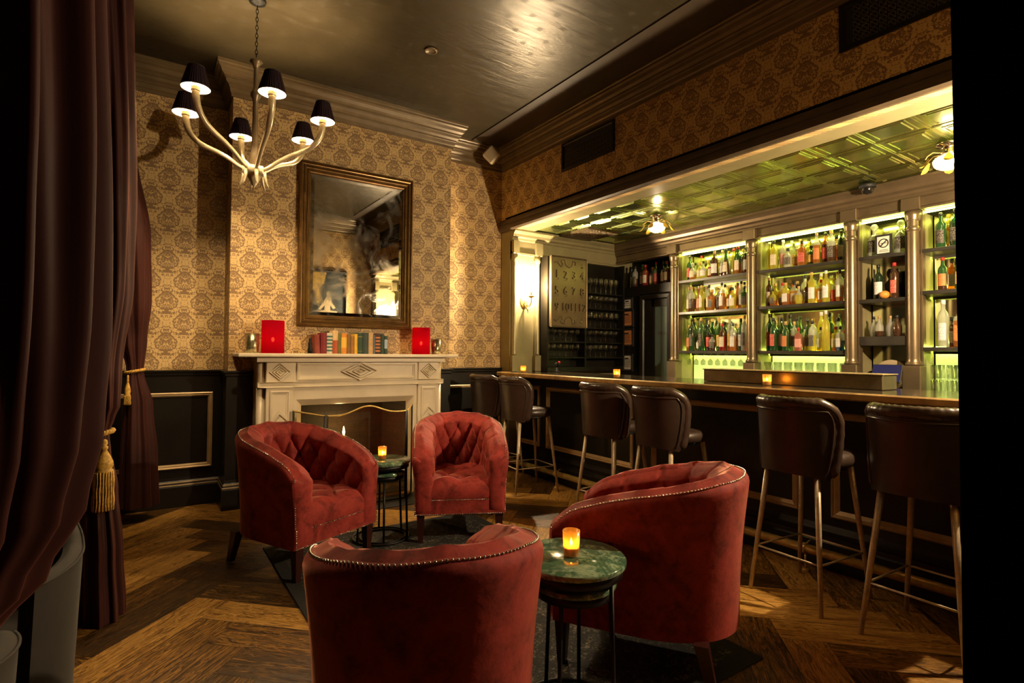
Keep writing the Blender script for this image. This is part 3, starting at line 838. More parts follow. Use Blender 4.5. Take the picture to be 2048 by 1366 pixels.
# foot rail
rail = empty('foot_rail', (3.285, 2.7, 0), 0, 'brass foot rail along the base of the bar', 'foot rail')
mb = MB(); mb.tube([(0, -2.25, .13), (0, 2.25, .13)], .026, 16); mb.build('rail_tube', M['brass'], rail)
for y in (-1.75, -.95, .40, 1.42):
    mb = MB(); mb.tube([(0, y, .0015), (0, y, .105)], .006, 8); mb.lathe([(.026, .0015), (.022, .008), (.007, .014)], (0, y, 0), 14)
    mb.tube([(0, y - .012, .13), (0, y + .012, .13)], .031, 16); mb.tube([(0, y, .15), (.05, y, .165), (.112, y, .14)], .006, 8); mb.build('bracket', M['brass'], rail)
# steel drink rail box on the counter
bx = empty('service_ledge_box', (3.67, 2.085, 1.069), 0, 'long low brushed steel box standing on the bar top', 'service ledge')
mb = MB(); mb.box(-.05, .14, -.615, .63, 0, .088, bev=.004); mb.build('housing', M['steel'], bx)
mb = MB(); mb.box(-.056, .146, -.622, .637, .0885, .096, bev=.003); mb.build('top_lip', M['brassdull'], bx)

# ================================================================== FIREPLACE
fp = empty('fireplace_mantel', (1.545, YB, 0), 0, 'cream marble fireplace mantel carved with diamonds and chevrons', 'fireplace')
FX0, FX1 = .812, 2.318
def fpb(mb, nm, m):
    for k in range(len(mb.v)): mb.v[k] = mb.v[k] - Vector((1.545, YB, 0))
    return mb.build(nm, m, fp)
Y0 = 4.69; YW = YB - .002
mb = MB()
mb.box(.60, 2.49, 4.615, YW, 1.226, 1.2545, bev=.006)
mb.sweep([(0, 1.226), (.045, 1.226), (.045, 1.215), (.036, 1.205), (.022, 1.199), (.016, 1.188), (0, 1.185)], [(.745, YW), (.745, 4.665), (2.365, 4.665), (2.365, YW)], side=-1)
mb.box(.74, 2.37, 4.665, YW, 1.186, 1.226)
fpb(mb, 'mantel_shelf', M['marble_w'])
def diamond(mb, cx, cz, w, h, y, n=3, th=.013):
    for k in range(n):
        f = 1 - k * .30; W, H = w * f, h * f; t = .12
        for (ax, az), (bx_, bz) in (((-W, 0), (0, H)), ((0, H), (W, 0)), ((W, 0), (0, -H)), ((0, -H), (-W, 0))):
            g = 1 - .13 / f
            vs = [(cx + ax, y, cz + az), (cx + bx_, y, cz + bz), (cx + bx_ * g, y, cz + bz * g), (cx + ax * g, y, cz + az * g),
                  (cx + ax * .97, y - th, cz + az * .97), (cx + bx_ * .97, y - th, cz + bz * .97), (cx + bx_ * g * 1.03, y - th * .8, cz + bz * g * 1.03), (cx + ax * g * 1.03, y - th * .8, cz + az * g * 1.03)]
            mb._p(vs, [(4, 5, 6, 7), (0, 1, 5, 4), (2, 3, 7, 6), (1, 2, 6, 5), (3, 0, 4, 7)], 0, False)
    mb._p([(cx - w * .22, y, cz), (cx, y, cz + h * .22), (cx + w * .22, y, cz), (cx, y, cz - h * .22), (cx, y - th * 1.1, cz)], [(0, 1, 4), (1, 2, 4), (2, 3, 4), (3, 0, 4)], 0, False)
def chevron(mb, cx, z, w, h, y, th=.012, t=.022):
    for sg in (-1, 1):
        vs = [(cx, y, z + h), (cx + sg * w, y, z), (cx + sg * w, y, z - t), (cx, y, z + h - t * 1.4)]
        v2 = [(p[0], y - th, p[2] - .003) for p in vs]
        mb._p(vs + v2, [(4, 5, 6, 7), (0, 1, 5, 4), (2, 3, 7, 6)], 0, False)
# frieze
mb = MB(); mb.box(FX0 + .2, FX1 - .2, Y0 + .012, YW, 1.0225, 1.185)
mb.frame(1.045, 2.085, 1.035, 1.178, Y0 + .012, [(0, 0), (0, .012), (.010, .014), (.016, .006), (.022, .006), (.030, -.004), (.03, 0)])
diamond(mb, 1.565, 1.106, .165, .080, Y0 + .008, 3, .018); fpb(mb, 'frieze', M['marble_w'])
mb = MB()
mb.sweep([(0, 1.0225), (.012, 1.0225), (.04, 1.018), (.046, 1.008), (.04, .998), (.02, .994), (.008, .985), (0, .982)], [(.752, YW), (.752, 4.70), (.79, 4.675), (1.03, 4.675), (1.03, 4.69), (2.10, 4.69), (2.10, 4.675), (2.34, 4.675), (2.375, 4.70), (2.375, YW)], side=-1)
mb.box(.752, 2.375, 4.70, YW, .985, 1.0222)
fpb(mb, 'lower_cornice', M['marble_w'])
for x0, x1 in ((FX0, 1.018), (2.112, FX1)):
    mb = MB(); mb.box(x0, x1, Y0, YW, 1.0225, 1.185, bev=.004)
    mb.box(x0, x1, Y0, YW, .12, .982, bev=.004)
    cx = (x0 + x1) / 2
    diamond(mb, cx, 1.105, .082, .070, Y0, 3, .014)
    mb.frame(x0 + .03, x1 - .03, .16, .955, Y0, [(0, 0), (0, .010), (.009, .012), (.014, .004), (.02, .004), (.028, .0)])
    for k in range(3): chevron(mb, cx, .725 - k * .055, .070, .075, Y0)
    mb.box(x0 - .012, x1 + .012, Y0 - .015, YW, .0, .12, bev=.006)
    fpb(mb, 'pilaster', M['marble_w'])
for x0, x1, xc in ((.755, .8115, .80), (2.3185, 2.372, 2.33)):
    mb = MB(); mb.box(x0, x1, 4.78, YW, 0, .982); mb.box(x0, x1, 4.78, YW, 1.0225, 1.185)
    for za, zb_ in ((.10, .982), (1.0225, 1.185)): mb.lathe([(.035, za), (.035, zb_)], ((x0 + x1) / 2 + (.004 if x0 < 1 else -.004), 4.765, 0), 20)
    fpb(mb, 'side_return', M['marble_w'])
mb = MB()
mb.box(1.0185, 2.1115, Y0 + .02, YW, .879, .981); mb.box(1.0185, 1.045, Y0 + .02, YW, 0, .879); mb.box(2.078, 2.1115, Y0 + .02, YW, 0, .879)
mb.frame(1.042, 2.081, -.2, .88, Y0 + .02, [(0, 0), (.008, -.004), (.05, -.05), (.056, -.06)])
fpb(mb, 'opening_surround', M['marble_w'])
# firebox recessed into the breast
mb = MB(); mb.box(1.06, 2.07, 5.235, 5.245, 0, .9)
mb._p([(1.06, 4.76, 0), (1.16, 5.24, 0), (1.16, 5.24, .9), (1.06, 4.76, .9), (2.06, 4.76, 0), (1.97, 5.24, 0), (1.97, 5.24, .9), (2.06, 4.76, .9)], [(0, 1, 2, 3), (4, 7, 6, 5), (3, 2, 6, 7)], 0, False)
mb.box(1.05, 2.08, 4.76, 5.24, -.002, .006)
fpb(mb, 'firebox', M['brick'])
mb = MB(); mb.box(.74, 2.38, 4.30, 4.66, -.002, .004); fpb(mb, 'hearth_slab', M['black'])

# fire screen
fs_ = empty('fire_screen', (1.52, 4.50, 0), 0, 'three-panel folding fire screen with a wavy brass top, before the fireplace', 'fire screen')
def wave(t): return .775 - .055 * math.cos(t * 2 * PI) * 1.0 + (.0)
def leaf(p0, p1, h0, h1, wavy, nm):
    P0, P1 = Vector((*p0, 0)), Vector((*p1, 0)); N = 24
    tp = []
    for k in range(N + 1):
        t = k / N; q = P0.lerp(P1, t)
        z = h0 + (h1 - h0) * t
        if wavy: z += .062 * math.sin(PI * t) ** 2 - .018 * (math.sin(2 * PI * t) ** 2)
        tp.append((q.x, q.y, z))
    mb = MB(); mb.grid(lambda u, v: (lambda c: (c[0], c[1], .03 + (c[2] - .03) * v))(tp[round(u * N)]), N, 1, smooth=False); pn = mb.build('glass_panel', M['screenglass'], fs_)
    mb = MB(); mb.tube(tp, .007, 8); mb.build('top_rail', M['brass'], fs_)
    mb = MB(); mb.tube([(*p0, .01), (*p0, h0 + .004)], .008, 8); mb.tube([(*p1, .01), (*p1, h1 + .004)], .008, 8)
    mb.tube([(*p0, .016), (*p1, .016)], .008, 8); mb.build('leaf_frame', M['iron'], fs_)
leaf((-.285, -.02), (.385, -.02), .755, .765, True, 'c')
leaf((-.505, .16), (-.305, -.015), .79, .755, False, 'l')
leaf((.40, -.015), (.52, .16), .765, .80, False, 'r')
# candle and andirons in the firebox
cn = empty('pillar_candle', (1.52, 4.98, .008), 0, 'slim lit candle burning inside the fireplace', 'candle')
mb = MB(); mb.lathe([(.05, 0), (.055, .01), (.02, .02), (.012, .3), (.03, .33), (.03, .34), (0, .345)], n=16); mb.build('candlestick', M['iron'], cn)
mb = MB(); mb.lathe([(.016, .342), (.016, .50), (.012, .505), (0, .505)], n=14); mb.build('candle', M['wax'], cn)
mb = MB(); mb.lathe([(0, .508), (.008, .525), (.010, .54), (.005, .565), (0, .59)], n=10, cap=False); mb.build('flame', M['flame'], cn)
an = empty('andiron', (1.66, 4.86, .006), 0, 'brass andiron with scrolled foot and ball finial behind the screen', 'andiron')
mb = MB(); mb.lathe([(.045, .03), (.02, .05), (.018, .12), (.035, .15), (.05, .19), (.035, .23), (.015, .25), (.012, .30), (.03, .32), (.034, .345), (.02, .37), (0, .38)], n=18); mb.build('post', M['brass'], an)
for sg in (-1, 1):
    mb = MB(); mb.tube([(0, 0, .06), (sg * .05, -.02, .07), (sg * .09, -.03, .045), (sg * .11, -.035, .012)], .010, 8); mb.build('foot', M['brass'], an)

# mantel clutter
def lantern(loc, r, h, lab, pw):
    t = 'red_glass' ; root = empty('pillar_candle_lantern', loc, 0, lab, 'candle', 'red pillar candles on the mantel')
    mb = MB(); mb.lathe([(0, .0), (r - .003, 0), (r, .003), (r, h - .002), (r - .003, h), (r - .006, h - .002), (r - .007, h - .03), (0, h - .032)], n=36, cap=False); mb.build('red_shell', M['redwax'], root)
    mb = MB(); mb.ball((0, 0, h * .42), .012, 10, 6, sc=(1, 1, 1.6)); mb.build('flame', M['lanternflame'], root)
    return root
t = NT('glowing_red_wax'); tl = t.add('ShaderNodeBsdfTranslucent'); tl.inputs[0].default_value = (1, .004, .02, 1)
df = t.add('ShaderNodeBsdfDiffuse'); df.inputs[0].default_value = (.22, .003, .014, 1); mx = t.add('ShaderNodeMixShader'); mx.inputs[0].default_value = .55
tp = t.add('ShaderNodeBsdfTransparent'); tp.inputs[0].default_value = (1, .12, .10, 1); m2 = t.add('ShaderNodeMixShader'); m2.inputs[0].default_value = .05
t.L.new(tl.outputs[0], mx.inputs[1]); t.L.new(df.outputs[0], mx.inputs[2]); t.L.new(mx.outputs[0], m2.inputs[1]); t.L.new(tp.outputs[0], m2.inputs[2]); t.L.new(m2.outputs[0], t.out.inputs[0]); M['redwax'] = t.m
lantern((.872, 4.775, 1.255), .086, .265, 'wide red candle glowing at the left end of the mantel', 1.6)
lantern((2.175, 4.775, 1.255), .084, .250, 'red candle glowing low down at the right end of the mantel', 1.3)
votive((.722, 4.785, 1.255), .052, .155, 'silvered mercury glass tumbler left of the big red candle', 'candle holder', 'mercury', .2, 'mercury glass tumblers on the mantel')
votive((2.335, 4.785, 1.255), .048, .145, 'silvered mercury glass tumbler at the right end of the mantel', 'candle holder', 'mercury', .25, 'mercury glass tumblers on the mantel')
BK = [(805, 850, .16, (.20, .03, .015), None, 'brown-red leather book leaning at the left end of the mantel row'),
      (850, 903, .178, (.16, .005, .008), None, 'thick dark red book, second in the mantel row'),
      (903, 952, .178, (.55, .50, .38), (.02, .12, .10), 'book with white spine and green bands in the mantel row'),
      (952, 1000, .20, (.62, .42, .20), (.35, .06, .01), 'tall book with cream upper and rust lower spine'),
      (1000, 1028, .175, (.12, .13, .03), None, 'thin olive green book beside the cream and rust book'),
      (1028, 1077, .178, (.60, .22, .02), (.75, .45, .05), 'bright orange book in the middle of the mantel row'),
      (1077, 1113, .17, (.20, .10, .02), None, 'brown book right of the bright orange one'),
      (1113, 1145, .155, (.30, .13, .03), None, 'short tan brown book beside the yellow spine'),
      (1145, 1175, .175, (.68, .40, .03), None, 'narrow yellow book in the mantel row'),
      (1175, 1220, .185, (.02, .05, .03), (.25, .18, .05), 'dark green book with faint gold lines on the spine'),
      (1220, 1275, .188, (.025, .045, .04), None, 'wide plain blackish green book on the mantel'),
      (1275, 1318, .192, (.50, .32, .14), None, 'tall plain tan book on the mantel'),
      (1318, 1340, .17, (.10, .12, .14), None, 'thin slate blue book beside the tan one'),
      (1340, 1387, .185, (.05, .015, .01), (.50, .18, .06), 'black book with rust red bands on its spine'),
      (1387, 1425, .18, (.015, .04, .025), None, 'bottle green book near the right end of the mantel row'),
      (1425, 1457, .165, (.02, .05, .03), (.35, .45, .55), 'last green book of the row with a pale blue spine label')]
for a, b, h, c, c2, lab in BK:
    x0 = 1.2095 + (a - 805) / (1457 - 805) * .642 + .0008; x1 = 1.2095 + (b - 805) / (1457 - 805) * .642 - .0008; wd = x1 - x0
    o = empty('book', ((x0 + x1) / 2, 4.84, 1.255), 0, lab, 'book', 'old books on the mantel')
    mc = mat('book_cloth', c, .6, var=.2, vscale=30)
    mb = MB(); hw = wd / 2
    prof = [(-hw, .06), (-hw, -.05)] + [(-hw + wd * k / 6, -.05 - .006 * math.sin(PI * k / 6)) for k in range(1, 6)] + [(hw, -.05), (hw, .06)]
    mb.prism(prof, 'z', 0, h); cov = mb.build('cover', mc, o)
    mb = MB(); mb.box(-hw + .003, hw - .003, -.045, .057, h - .004, h + .0005); mb.build('pages', M['white'], o)
    if c2:
        mb = MB(); md = mat('book_band', c2, .5)
        zz = [(.02 + k * .03, .034 + k * .03) for k in range(int(h / .035))] if 'bands' in lab else [(h * .0 + .002, h * .58)] if 'rust lower' in lab else [(h * .12, h * .14), (h * .8, h * .84)] if 'lines' in lab else [(h * .3, h * .8)]
        for z0, z1 in zz:
            q = [(-hw * 1.02 + wd * 1.02 * k / 6, -.0512 - .006 * math.sin(PI * k / 6)) for k in range(0, 7)]
            mb.prism(q + [(hw, -.045), (-hw, -.045)], 'z', z0, z1)
        mb.build('spine_band', md, o)
    if 'leaning' in lab: o.rotation_euler = (0, R(-3), 0); o.location.x -= .002; o.location.z += .001
o = empty('bookend', (1.175, 4.80, 1.255), 0, 'small dark figurine bookend at the left of the books', 'bookend')
mb = MB(); mb.box(-.035, .012, -.03, .05, 0, .006); mb.build('base', M['iron'], o)
mb = MB(); mb.lathe([(.020, .006), (.022, .03), (.016, .06), (.018, .085), (.010, .10), (.013, .115), (.010, .13), (0, .136)], (-.004, 0, 0), 12); mb.build('figure', M['iron'], o)

# wall mirror
mr = empty('wall_mirror', (1.61, YB - .002, 1.488), 0, 'tall antique mirror in a stepped dark gold frame above the mantel', 'mirror')
hx, hz = .526, 1.44
mb = MB(); mb.frame(-hx, hx, 0, hz, 0, [(0, 0), (0, .03), (.008, .045), (.022, .05), (.028, .035), (.036, .033), (.04, .042), (.052, .045), (.058, .03), (.066, .027), (.07, .034), (.082, .036), (.088, .022), (.10, .018), (.105, .004)])
mb.build('frame', M['frame'], mr)
mb = MB(); a = .104; b = a + .028
mb._p([(-hx + a, -.006, a), (hx - a, -.006, a), (hx - a, -.006, hz - a), (-hx + a, -.006, hz - a), (-hx + b, -.0095, b), (hx - b, -.0095, b), (hx - b, -.0095, hz - b), (-hx + b, -.0095, hz - b)],
      [(0, 1, 5, 4), (1, 2, 6, 5), (2, 3, 7, 6), (3, 0, 4, 7), (4, 5, 6, 7)], 0, False)
def old_mirror():
    t = NT('foxed_antique_mirror'); p = t.pos(); n = t.noise(p, 4.5, 7, .72, .8); o = t.sep(p)
    haze = t.M('MULTIPLY', t.M('SUBTRACT', n, .48), 2.6); haze = t.M('MAXIMUM', t.M('MINIMUM', haze, .5), 0.0)
    t.P(color=t.mix(haze, (.60, .58, .50), (.42, .42, .36)), metal=t.M('SUBTRACT', 1.0, t.M('MULTIPLY', haze, .4)), rough=t.M('ADD', .015, t.M('MULTIPLY', haze, .25)))
    return t.m
mb.build('mirror_glass', old_mirror(), mr)

# ================================================================== CHANDELIER
cx0, cy0, zs = .58, 3.90, 2.835
M['stem'] = mat('antique_bronze_stem', (.20, .15, .085), .38, .5, var=.2)
chd = empty('chandelier', (cx0, cy0, ZC), 0, 'six-arm ivory metal chandelier with small dark pleated shades, hanging on a chain', 'chandelier')
def cz(z): return z - ZC
mb = MB(); mb.lathe([(.0, 0), (.055, 0), (.05, -.015), (.02, -.03), (0, -.034)], n=24, cap=False); mb.build('canopy', M['iron'], chd)
mb = MB(); z = -.03; k = 0
while z > cz(3.19):
    c = Vector((0, 0, z - .016)); pts = []
    for j in range(14):
        th = 2 * PI * j / 14; a, b = .0075 * math.cos(th), .018 * math.sin(th)
        pts.append(c + (Vector((a, 0, b)) if k % 2 else Vector((0, a, b))))
    mb.tube(pts, .0022, 6, closed=True); z -= .027; k += 1
mb.build('chain', M['iron'], chd)
mb = MB(); mb.lathe([(0, cz(3.20)), (.010, cz(3.19)), (.035, cz(3.175)), (.040, cz(3.165)), (.022, cz(3.15)), (.014, cz(3.12)), (.014, cz(2.99)), (.020, cz(2.975)), (.032, cz(2.955)), (.032, cz(2.94)), (.02, cz(2.92)),
                     (.015, cz(2.90)), (.019, cz(2.70)), (.022, cz(2.55)), (.026, cz(2.45)), (0, cz(2.44))], n=20, flute=0, cap=False)
mb.build('stem', M['stem'], chd)
mb = MB(); mb.lathe([(.05, cz(2.475)), (.066, cz(2.47)), (.066, cz(2.425)), (.05, cz(2.42)), (.04, cz(2.41)), (.02, cz(2.37)), (0, cz(2.33))], n=24, flute=6, fa=.08)
mb.build('hub', M['ivory'], chd)
def pleat_mat(nm, f):
    t = NT(nm); o = t.sep(t.pos('UV')) if False else None
    tr = t.add('ShaderNodeBsdfTranslucent'); tr.inputs[0].default_value = (.13, .075, .07, 1)
    df = t.add('ShaderNodeBsdfDiffuse'); df.inputs[0].default_value = (.035, .022, .028, 1); mx = t.add('ShaderNodeMixShader'); mx.inputs[0].default_value = f
    t.L.new(df.outputs[0], mx.inputs[1]); t.L.new(tr.outputs[0], mx.inputs[2]); t.L.new(mx.outputs[0], t.out.inputs[0]); return t.m
M['pleat'] = pleat_mat('pleated_dark_shade', .12); M['pleatlit'] = pleat_mat('shade_pleat_gap', .6)
RR = .426
for k in range(6):
    a = 3.727 - k * PI / 3; ca, sa = math.cos(a), math.sin(a)
    def at(r, z, side=0): return (r * ca - side * sa, r * sa + side * ca, cz(z))
    mb = MB(); P0 = [(.055, 2.455), (.095, 2.475), (.15, 2.515), (.22, 2.555), (.29, 2.585), (.345, 2.615), (.385, 2.655), (.41, 2.70), (.422, 2.745), (.426, 2.785)]
    fine = []
    for i in range(len(P0) - 1):
        for j in range(3):
            t = j / 3; p0 = P0[max(i - 1, 0)]; p1 = P0[i]; p2 = P0[i + 1]; p3 = P0[min(i + 2, len(P0) - 1)]
            fine.append(tuple(.5 * ((2 * p1[q]) + (-p0[q] + p2[q]) * t + (2 * p0[q] - 5 * p1[q] + 4 * p2[q] - p3[q]) * t * t + (-p0[q] + 3 * p1[q] - 3 * p2[q] + p3[q]) * t ** 3) for q in (0, 1)))
    fine.append(P0[-1])
    mb.tube([at(r, z) for r, z in fine], [.011 + .011 * (i / len(fine)) for i in range(len(fine))], 12)
    mb.build('arm', M['ivory'], chd)
    mb = MB(); mb.tube([at(.06, 2.44), at(.068, 2.40), at(.078, 2.365), at(.092, 2.335)], [.013, .011, .007, .002], 8); mb.build('horn_tip', M['ivory'], chd)
    mb = MB(); c = at(RR, 0); c = (c[0], c[1], 0)
    mb.lathe([(.0, cz(2.782)), (.024, cz(2.782)), (.026, cz(2.79)), (.022, cz(2.80)), (.027, cz(2.806)), (.012, cz(2.815)), (.012, cz(2.845)), (0, cz(2.845))], c, 16, cap=False); mb.build('candle_cup', M['ivory'], chd)
    mb = MB(); mb.ball((c[0], c[1], cz(2.858)), .019, 12, 8, sc=(1, 1, 1.25)); mb.build('bulb', M['bulb'], chd)
    def shade(r0, r1, z0, z1, am):
        def f(u, v):
            th = 2 * PI * u; r = (r0 + (r1 - r0) * v) * (1 + am * math.cos(36 * th) * .5)
            return (c[0] + r * math.cos(th), c[1] + r * math.sin(th), cz(z0 + (z1 - z0) * v))
        return f
    mb = MB(); mb.grid(shade(.078, .044, 2.80, 2.925, .05), 144, 3, cu=True); so = mb.build('lamp_shade', [M['pleat'], M['pleatlit']], chd, fix=False)
    so.data.polygons.foreach_set('material_index', [1 if (q % 144) % 8 in (2, 3) else 0 for q in range(len(so.data.polygons))])
    mb = MB(); mb.grid(shade(.0765, .0425, 2.801, 2.924, .03), 144, 2, cu=True); mb.build('shade_lining', M['shadein'], so)
    for r, z in ((.078, 2.80), (.044, 2.925)):
        mb = MB(); mb.tube([(c[0] + r * math.cos(j * PI / 16), c[1] + r * math.sin(j * PI / 16), cz(z)) for j in range(32)], .0022, 6, closed=True)
        mb.build('shade_trim', M['black'], so)

# ceiling sprinkler cover, corner speaker, vents
mb = MB(); mb.lathe([(0, 0), (.045, 0), (.05, -.004), (.048, -.010), (.038, -.012), (.036, -.008), (0, -.008)], n=32, cap=False)
o = mb.build('ceiling_cover_plate', M['crown']); o.location = (1.776, 3.785, ZC - .0005); tag(o, 'small round brass cover plate on the ceiling', 'ceiling plate')
sp = empty('wall_speaker', (3.07, 4.99, 3.40), 0, 'small square beige loudspeaker tilted in the corner under the crown moulding', 'speaker')
mb = MB(); mb.T = Matrix.Rotation(R(-35), 4, 'Z') @ Matrix.Rotation(R(45), 4, 'Y') @ Matrix.Rotation(R(8), 4, 'X'); mb.box(-.075, .075, -.05, .05, -.075, .075, bev=.018); mb.build('housing', M['speaker'], sp)
mb = MB(); mb.tube([(.02, .03, .0), (.14, .12, .05), (.17, .17, .06)], .012, 8); mb.build('bracket', M['iron'], sp)
def wall_vent(y0, y1, z0, z1, lab):
    o = empty('air_vent', (XW - .001, (y0 + y1) / 2, z0), 0, lab, 'air vent', 'dark grilles above the bar')
    h = z1 - z0; hw = (y1 - y0) / 2
    mb = MB(); mb.frame(-hw, hw, 0, h, 0, [(0, 0), (0, .016), (.02, .018), (.028, .008), (.028, 0)], 0, 'x'); mb.build('frame', M['black_wood'], o)
    mb = MB(); mb.box(-.003, -.001, -hw + .02, hw - .02, .02, h - .02); mb.build('backing', M['black'], o)
    mb = MB(); n = int((2 * hw - .06) / .045)
    for i in range(n):
        for j in range(int((h - .05) / .045)):
            cyy, czz = -hw + .05 + i * .045, .045 + j * .045
            mb.tube([(-.007, cyy + .019 * math.cos(q * PI / 5), czz + .019 * math.sin(q * PI / 5)) for q in range(10)], .0022, 5, closed=True)
            mb.tube([(-.007, cyy - .019, czz - .019), (-.007, cyy + .019, czz + .019)], .002, 5)
    mb.build('grille', M['dark_trim'], o)
wall_vent(3.445, 4.165, 3.045, 3.32, 'dark scrolled air grille above the bar opening, nearer the fireplace corner')
wall_vent(.72, 1.583, 3.05, 3.325, 'dark scrolled air grille above the bar opening, by the dark curtain')

# ================================================================== SCONCES
def sconce(loc, rz, lab, power):
    root = empty('wall_sconce', loc, rz, lab, 'wall sconce', 'brass candle sconces')
    mb = MB(); mb.T = Matrix.Rotation(PI / 2, 4, 'X'); mb.lathe([(0, 0), (.052, 0), (.054, .006), (.045, .012), (.03, .016), (.02, .03), (0, .034)], n=28, cap=False)
    for v_ in mb.v: v_.z *= 1.45
    mb.build('backplate', M['brass'], root)
    mb = MB(); mb.tube([(0, -.03, 0), (0, -.06, -.055), (.005, -.10, -.06), (.01, -.125, -.02), (.01, -.125, .03)], .0065, 10); mb.tube([(0, -.03, -.02), (-.03, -.06, -.05), (0, -.07, -.10), (.02, -.05, -.13)], [.006, .007, .006, .002], 8)
    mb.build('arm', M['brass'], root)
    mb = MB(); mb.lathe([(0, .03), (.018, .032), (.035, .045), (.038, .052), (.015, .05), (.013, .06), (0, .06)], (.01, -.125, 0), 20, cap=False); mb.build('drip_pan', M['brass'], root)
    mb = MB(); mb.lathe([(.011, .055), (.011, .135), (0, .137)], (.01, -.125, 0), 14); mb.build('candle_sleeve', M['wax'], root)
    mb = MB(); mb.lathe([(.008, .136), (.016, .155), (.018, .17), (.012, .195), (.003, .222), (0, .226)], (.01, -.125, 0), 16); mb.build('bulb', M[power], root)
    return root
sconce((3.570, YS - .002, 1.86), 0, 'brass sconce glowing brightly on the gold pilaster panel at the end of the bar', 'bigglow')
sconce((3.570, YF + .122, 1.86), PI, 'brass sconce seen only in the mirror, at the near end of the bar', 'nearglow')


# ================================================================== PAINTING on the wall facing the mirror
pa = empty('framed_painting', (2.60, YF + .001, 1.85), PI, 'dark framed painting of a pale seated figure, seen in the mirror', 'painting')
mb = MB(); mb.frame(-.33, .33, 0, .82, 0, [(0, 0), (0, .02), (.012, .025), (.03, .018), (.035, .006)]); mb.build('frame', M['black'], pa)
mb = MB(); mb.box(-.30, .30, -.006, -.001, .03, .79); cv = mb.build('canvas', mat('painting_ground', (.02, .03, .035), .5, var=.6, vscale=8), pa)
mb = MB(); mb.prism([(.30, .78), (.02, .78), (.06, .6), (.14, .5), (.10, .3), (.18, .22), (.2, .45), (.30, .5)][::-1], 'y', -.008, -.0062); mb.build('painted_drape', mat('painting_ochre', (.45, .30, .08), .5, var=.4, vscale=14), cv)
mb = MB(); fig = mat('painting_pale', (.55, .45, .28), .5, var=.2)
mb.prism([(.02, .36), (-.05, .36), (-.07, .28), (-.14, .18), (-.10, .16), (-.05, .22), (-.05, .13), (.05, .13), (.04, .22), (.12, .13), (.15, .15), (.06, .28)], 'y', -.009, -.0065)
mb.prism([(.22, .06), (-.16, .06), (-.17, .12), (.03, .14), (.20, .10)], 'y', -.0088, -.0065)
mb.ball((-.012, -.008, .415), .034, 12, 8, sc=(.8, .06, 1.15)); mb.build('painted_figure', fig, cv)

# ================================================================== CURTAINS
def curtain(nm_label, keys, nf, ph, amp, cat='curtain', m='curtain', rope=None, ncol=220, nrow=90):
    """keys: (z, x0, x1, y0, y1) of the bunch, closed pleated loop"""
    keys = sorted(keys)
    def ev(z):
        for a, b in zip(keys, keys[1:]):
            if z <= b[0]:
                t = (z - a[0]) / (b[0] - a[0]); t = t * t * (3 - 2 * t); return [a[i] + (b[i] - a[i]) * t for i in range(1, 5)]
        return list(keys[-1][1:])
    z0, z1 = keys[0][0], keys[-1][0]
    ox, oy = (keys[0][1] + keys[0][2]) / 2, (keys[0][3] + keys[0][4]) / 2
    def f(u, v):
        z = z0 + (z1 - z0) * v; x0, x1, y0, y1 = ev(z); th = 2 * PI * u
        hx, hy = (x1 - x0) / 2, (y1 - y0) / 2; sz = min(hx, hy)
        w1 = math.cos(nf * th + ph + .9 * math.sin(z * 1.1 + ph)); w2 = math.cos((nf * 2 + 3) * th + 1.7 * ph + z * .4)
        k = 1 + amp * (w1 * .75 + w2 * .25) * min(1, .5 + sz / .12) + .05 * math.sin(3 * th + z * 2.1)
        return (x0 + hx + hx * k * math.cos(th) - ox, y0 + hy + hy * k * math.sin(th) - oy, z - 0)
    mb = MB(); mb.grid(f, ncol, nrow, cu=True)
    root = empty('curtain', (ox, oy, 0), 0, nm_label, cat, 'plum curtains')
    mb.build('drape', M[m], root, fix=True)
    return root
def rope_ring(root, c, rx, ry, z, tilt=0.0, r=.011):
    ox, oy = root.location.x, root.location.y; N = 90
    for s_ in (0,):
        mb = MB()
        for ph in (0, PI):
            pts = []
            for k in range(N):
                th = 2 * PI * k / N; tw = 12 * th + ph
                rr_ = r * .62
                pts.append((c[0] - ox + (rx + rr_ * math.cos(tw)) * math.cos(th), c[1] - oy + (ry + rr_ * math.cos(tw)) * math.sin(th), z + rr_ * math.sin(tw) + tilt * math.cos(th)))
            mb.tube(pts, r * .75, 7, closed=True)
        mb.build('tieback_rope', M['gold_cord'], root)
def tassel(root, p, L=.28, s=1.0):
    ox, oy = root.location.x, root.location.y; x, y, z = p[0] - ox, p[1] - oy, p[2]
    t = empty('tassel', (x, y, z)); t.parent = root
    mb = MB(); mb.lathe([(0, 0), (.010 * s, -.004), (.013 * s, -.02), (.009 * s, -.03), (.014 * s, -.035), (.014 * s, -.045), (.010 * s, -.05), (.022 * s, -.075), (.034 * s, -.105), (.036 * s, -.125), (.028 * s, -.14), (.036 * s, -.145), (.034 * s, -.155), (0, -.155)], n=20, cap=False)
    mb.build('tassel_head', M['gold_cord'], t)
    mb = MB()
    for ring, n in ((.034, 22), (.024, 14), (.012, 6)):
        for k in range(n):
            th = 2 * PI * k / n + ring * 30; q = random.uniform(.95, 1.15)
            pts = [(ring * s * q * (1 + .12 * j / 4) * math.cos(th) + .0015 * math.sin(j * 3 + k), ring * s * q * (1 + .12 * j / 4) * math.sin(th), -.15 - (L - .15) * j / 4) for j in range(5)]
            mb.tube(pts, .0034 * s, 5)
    mb.build('fringe', M['gold_cord'], t)
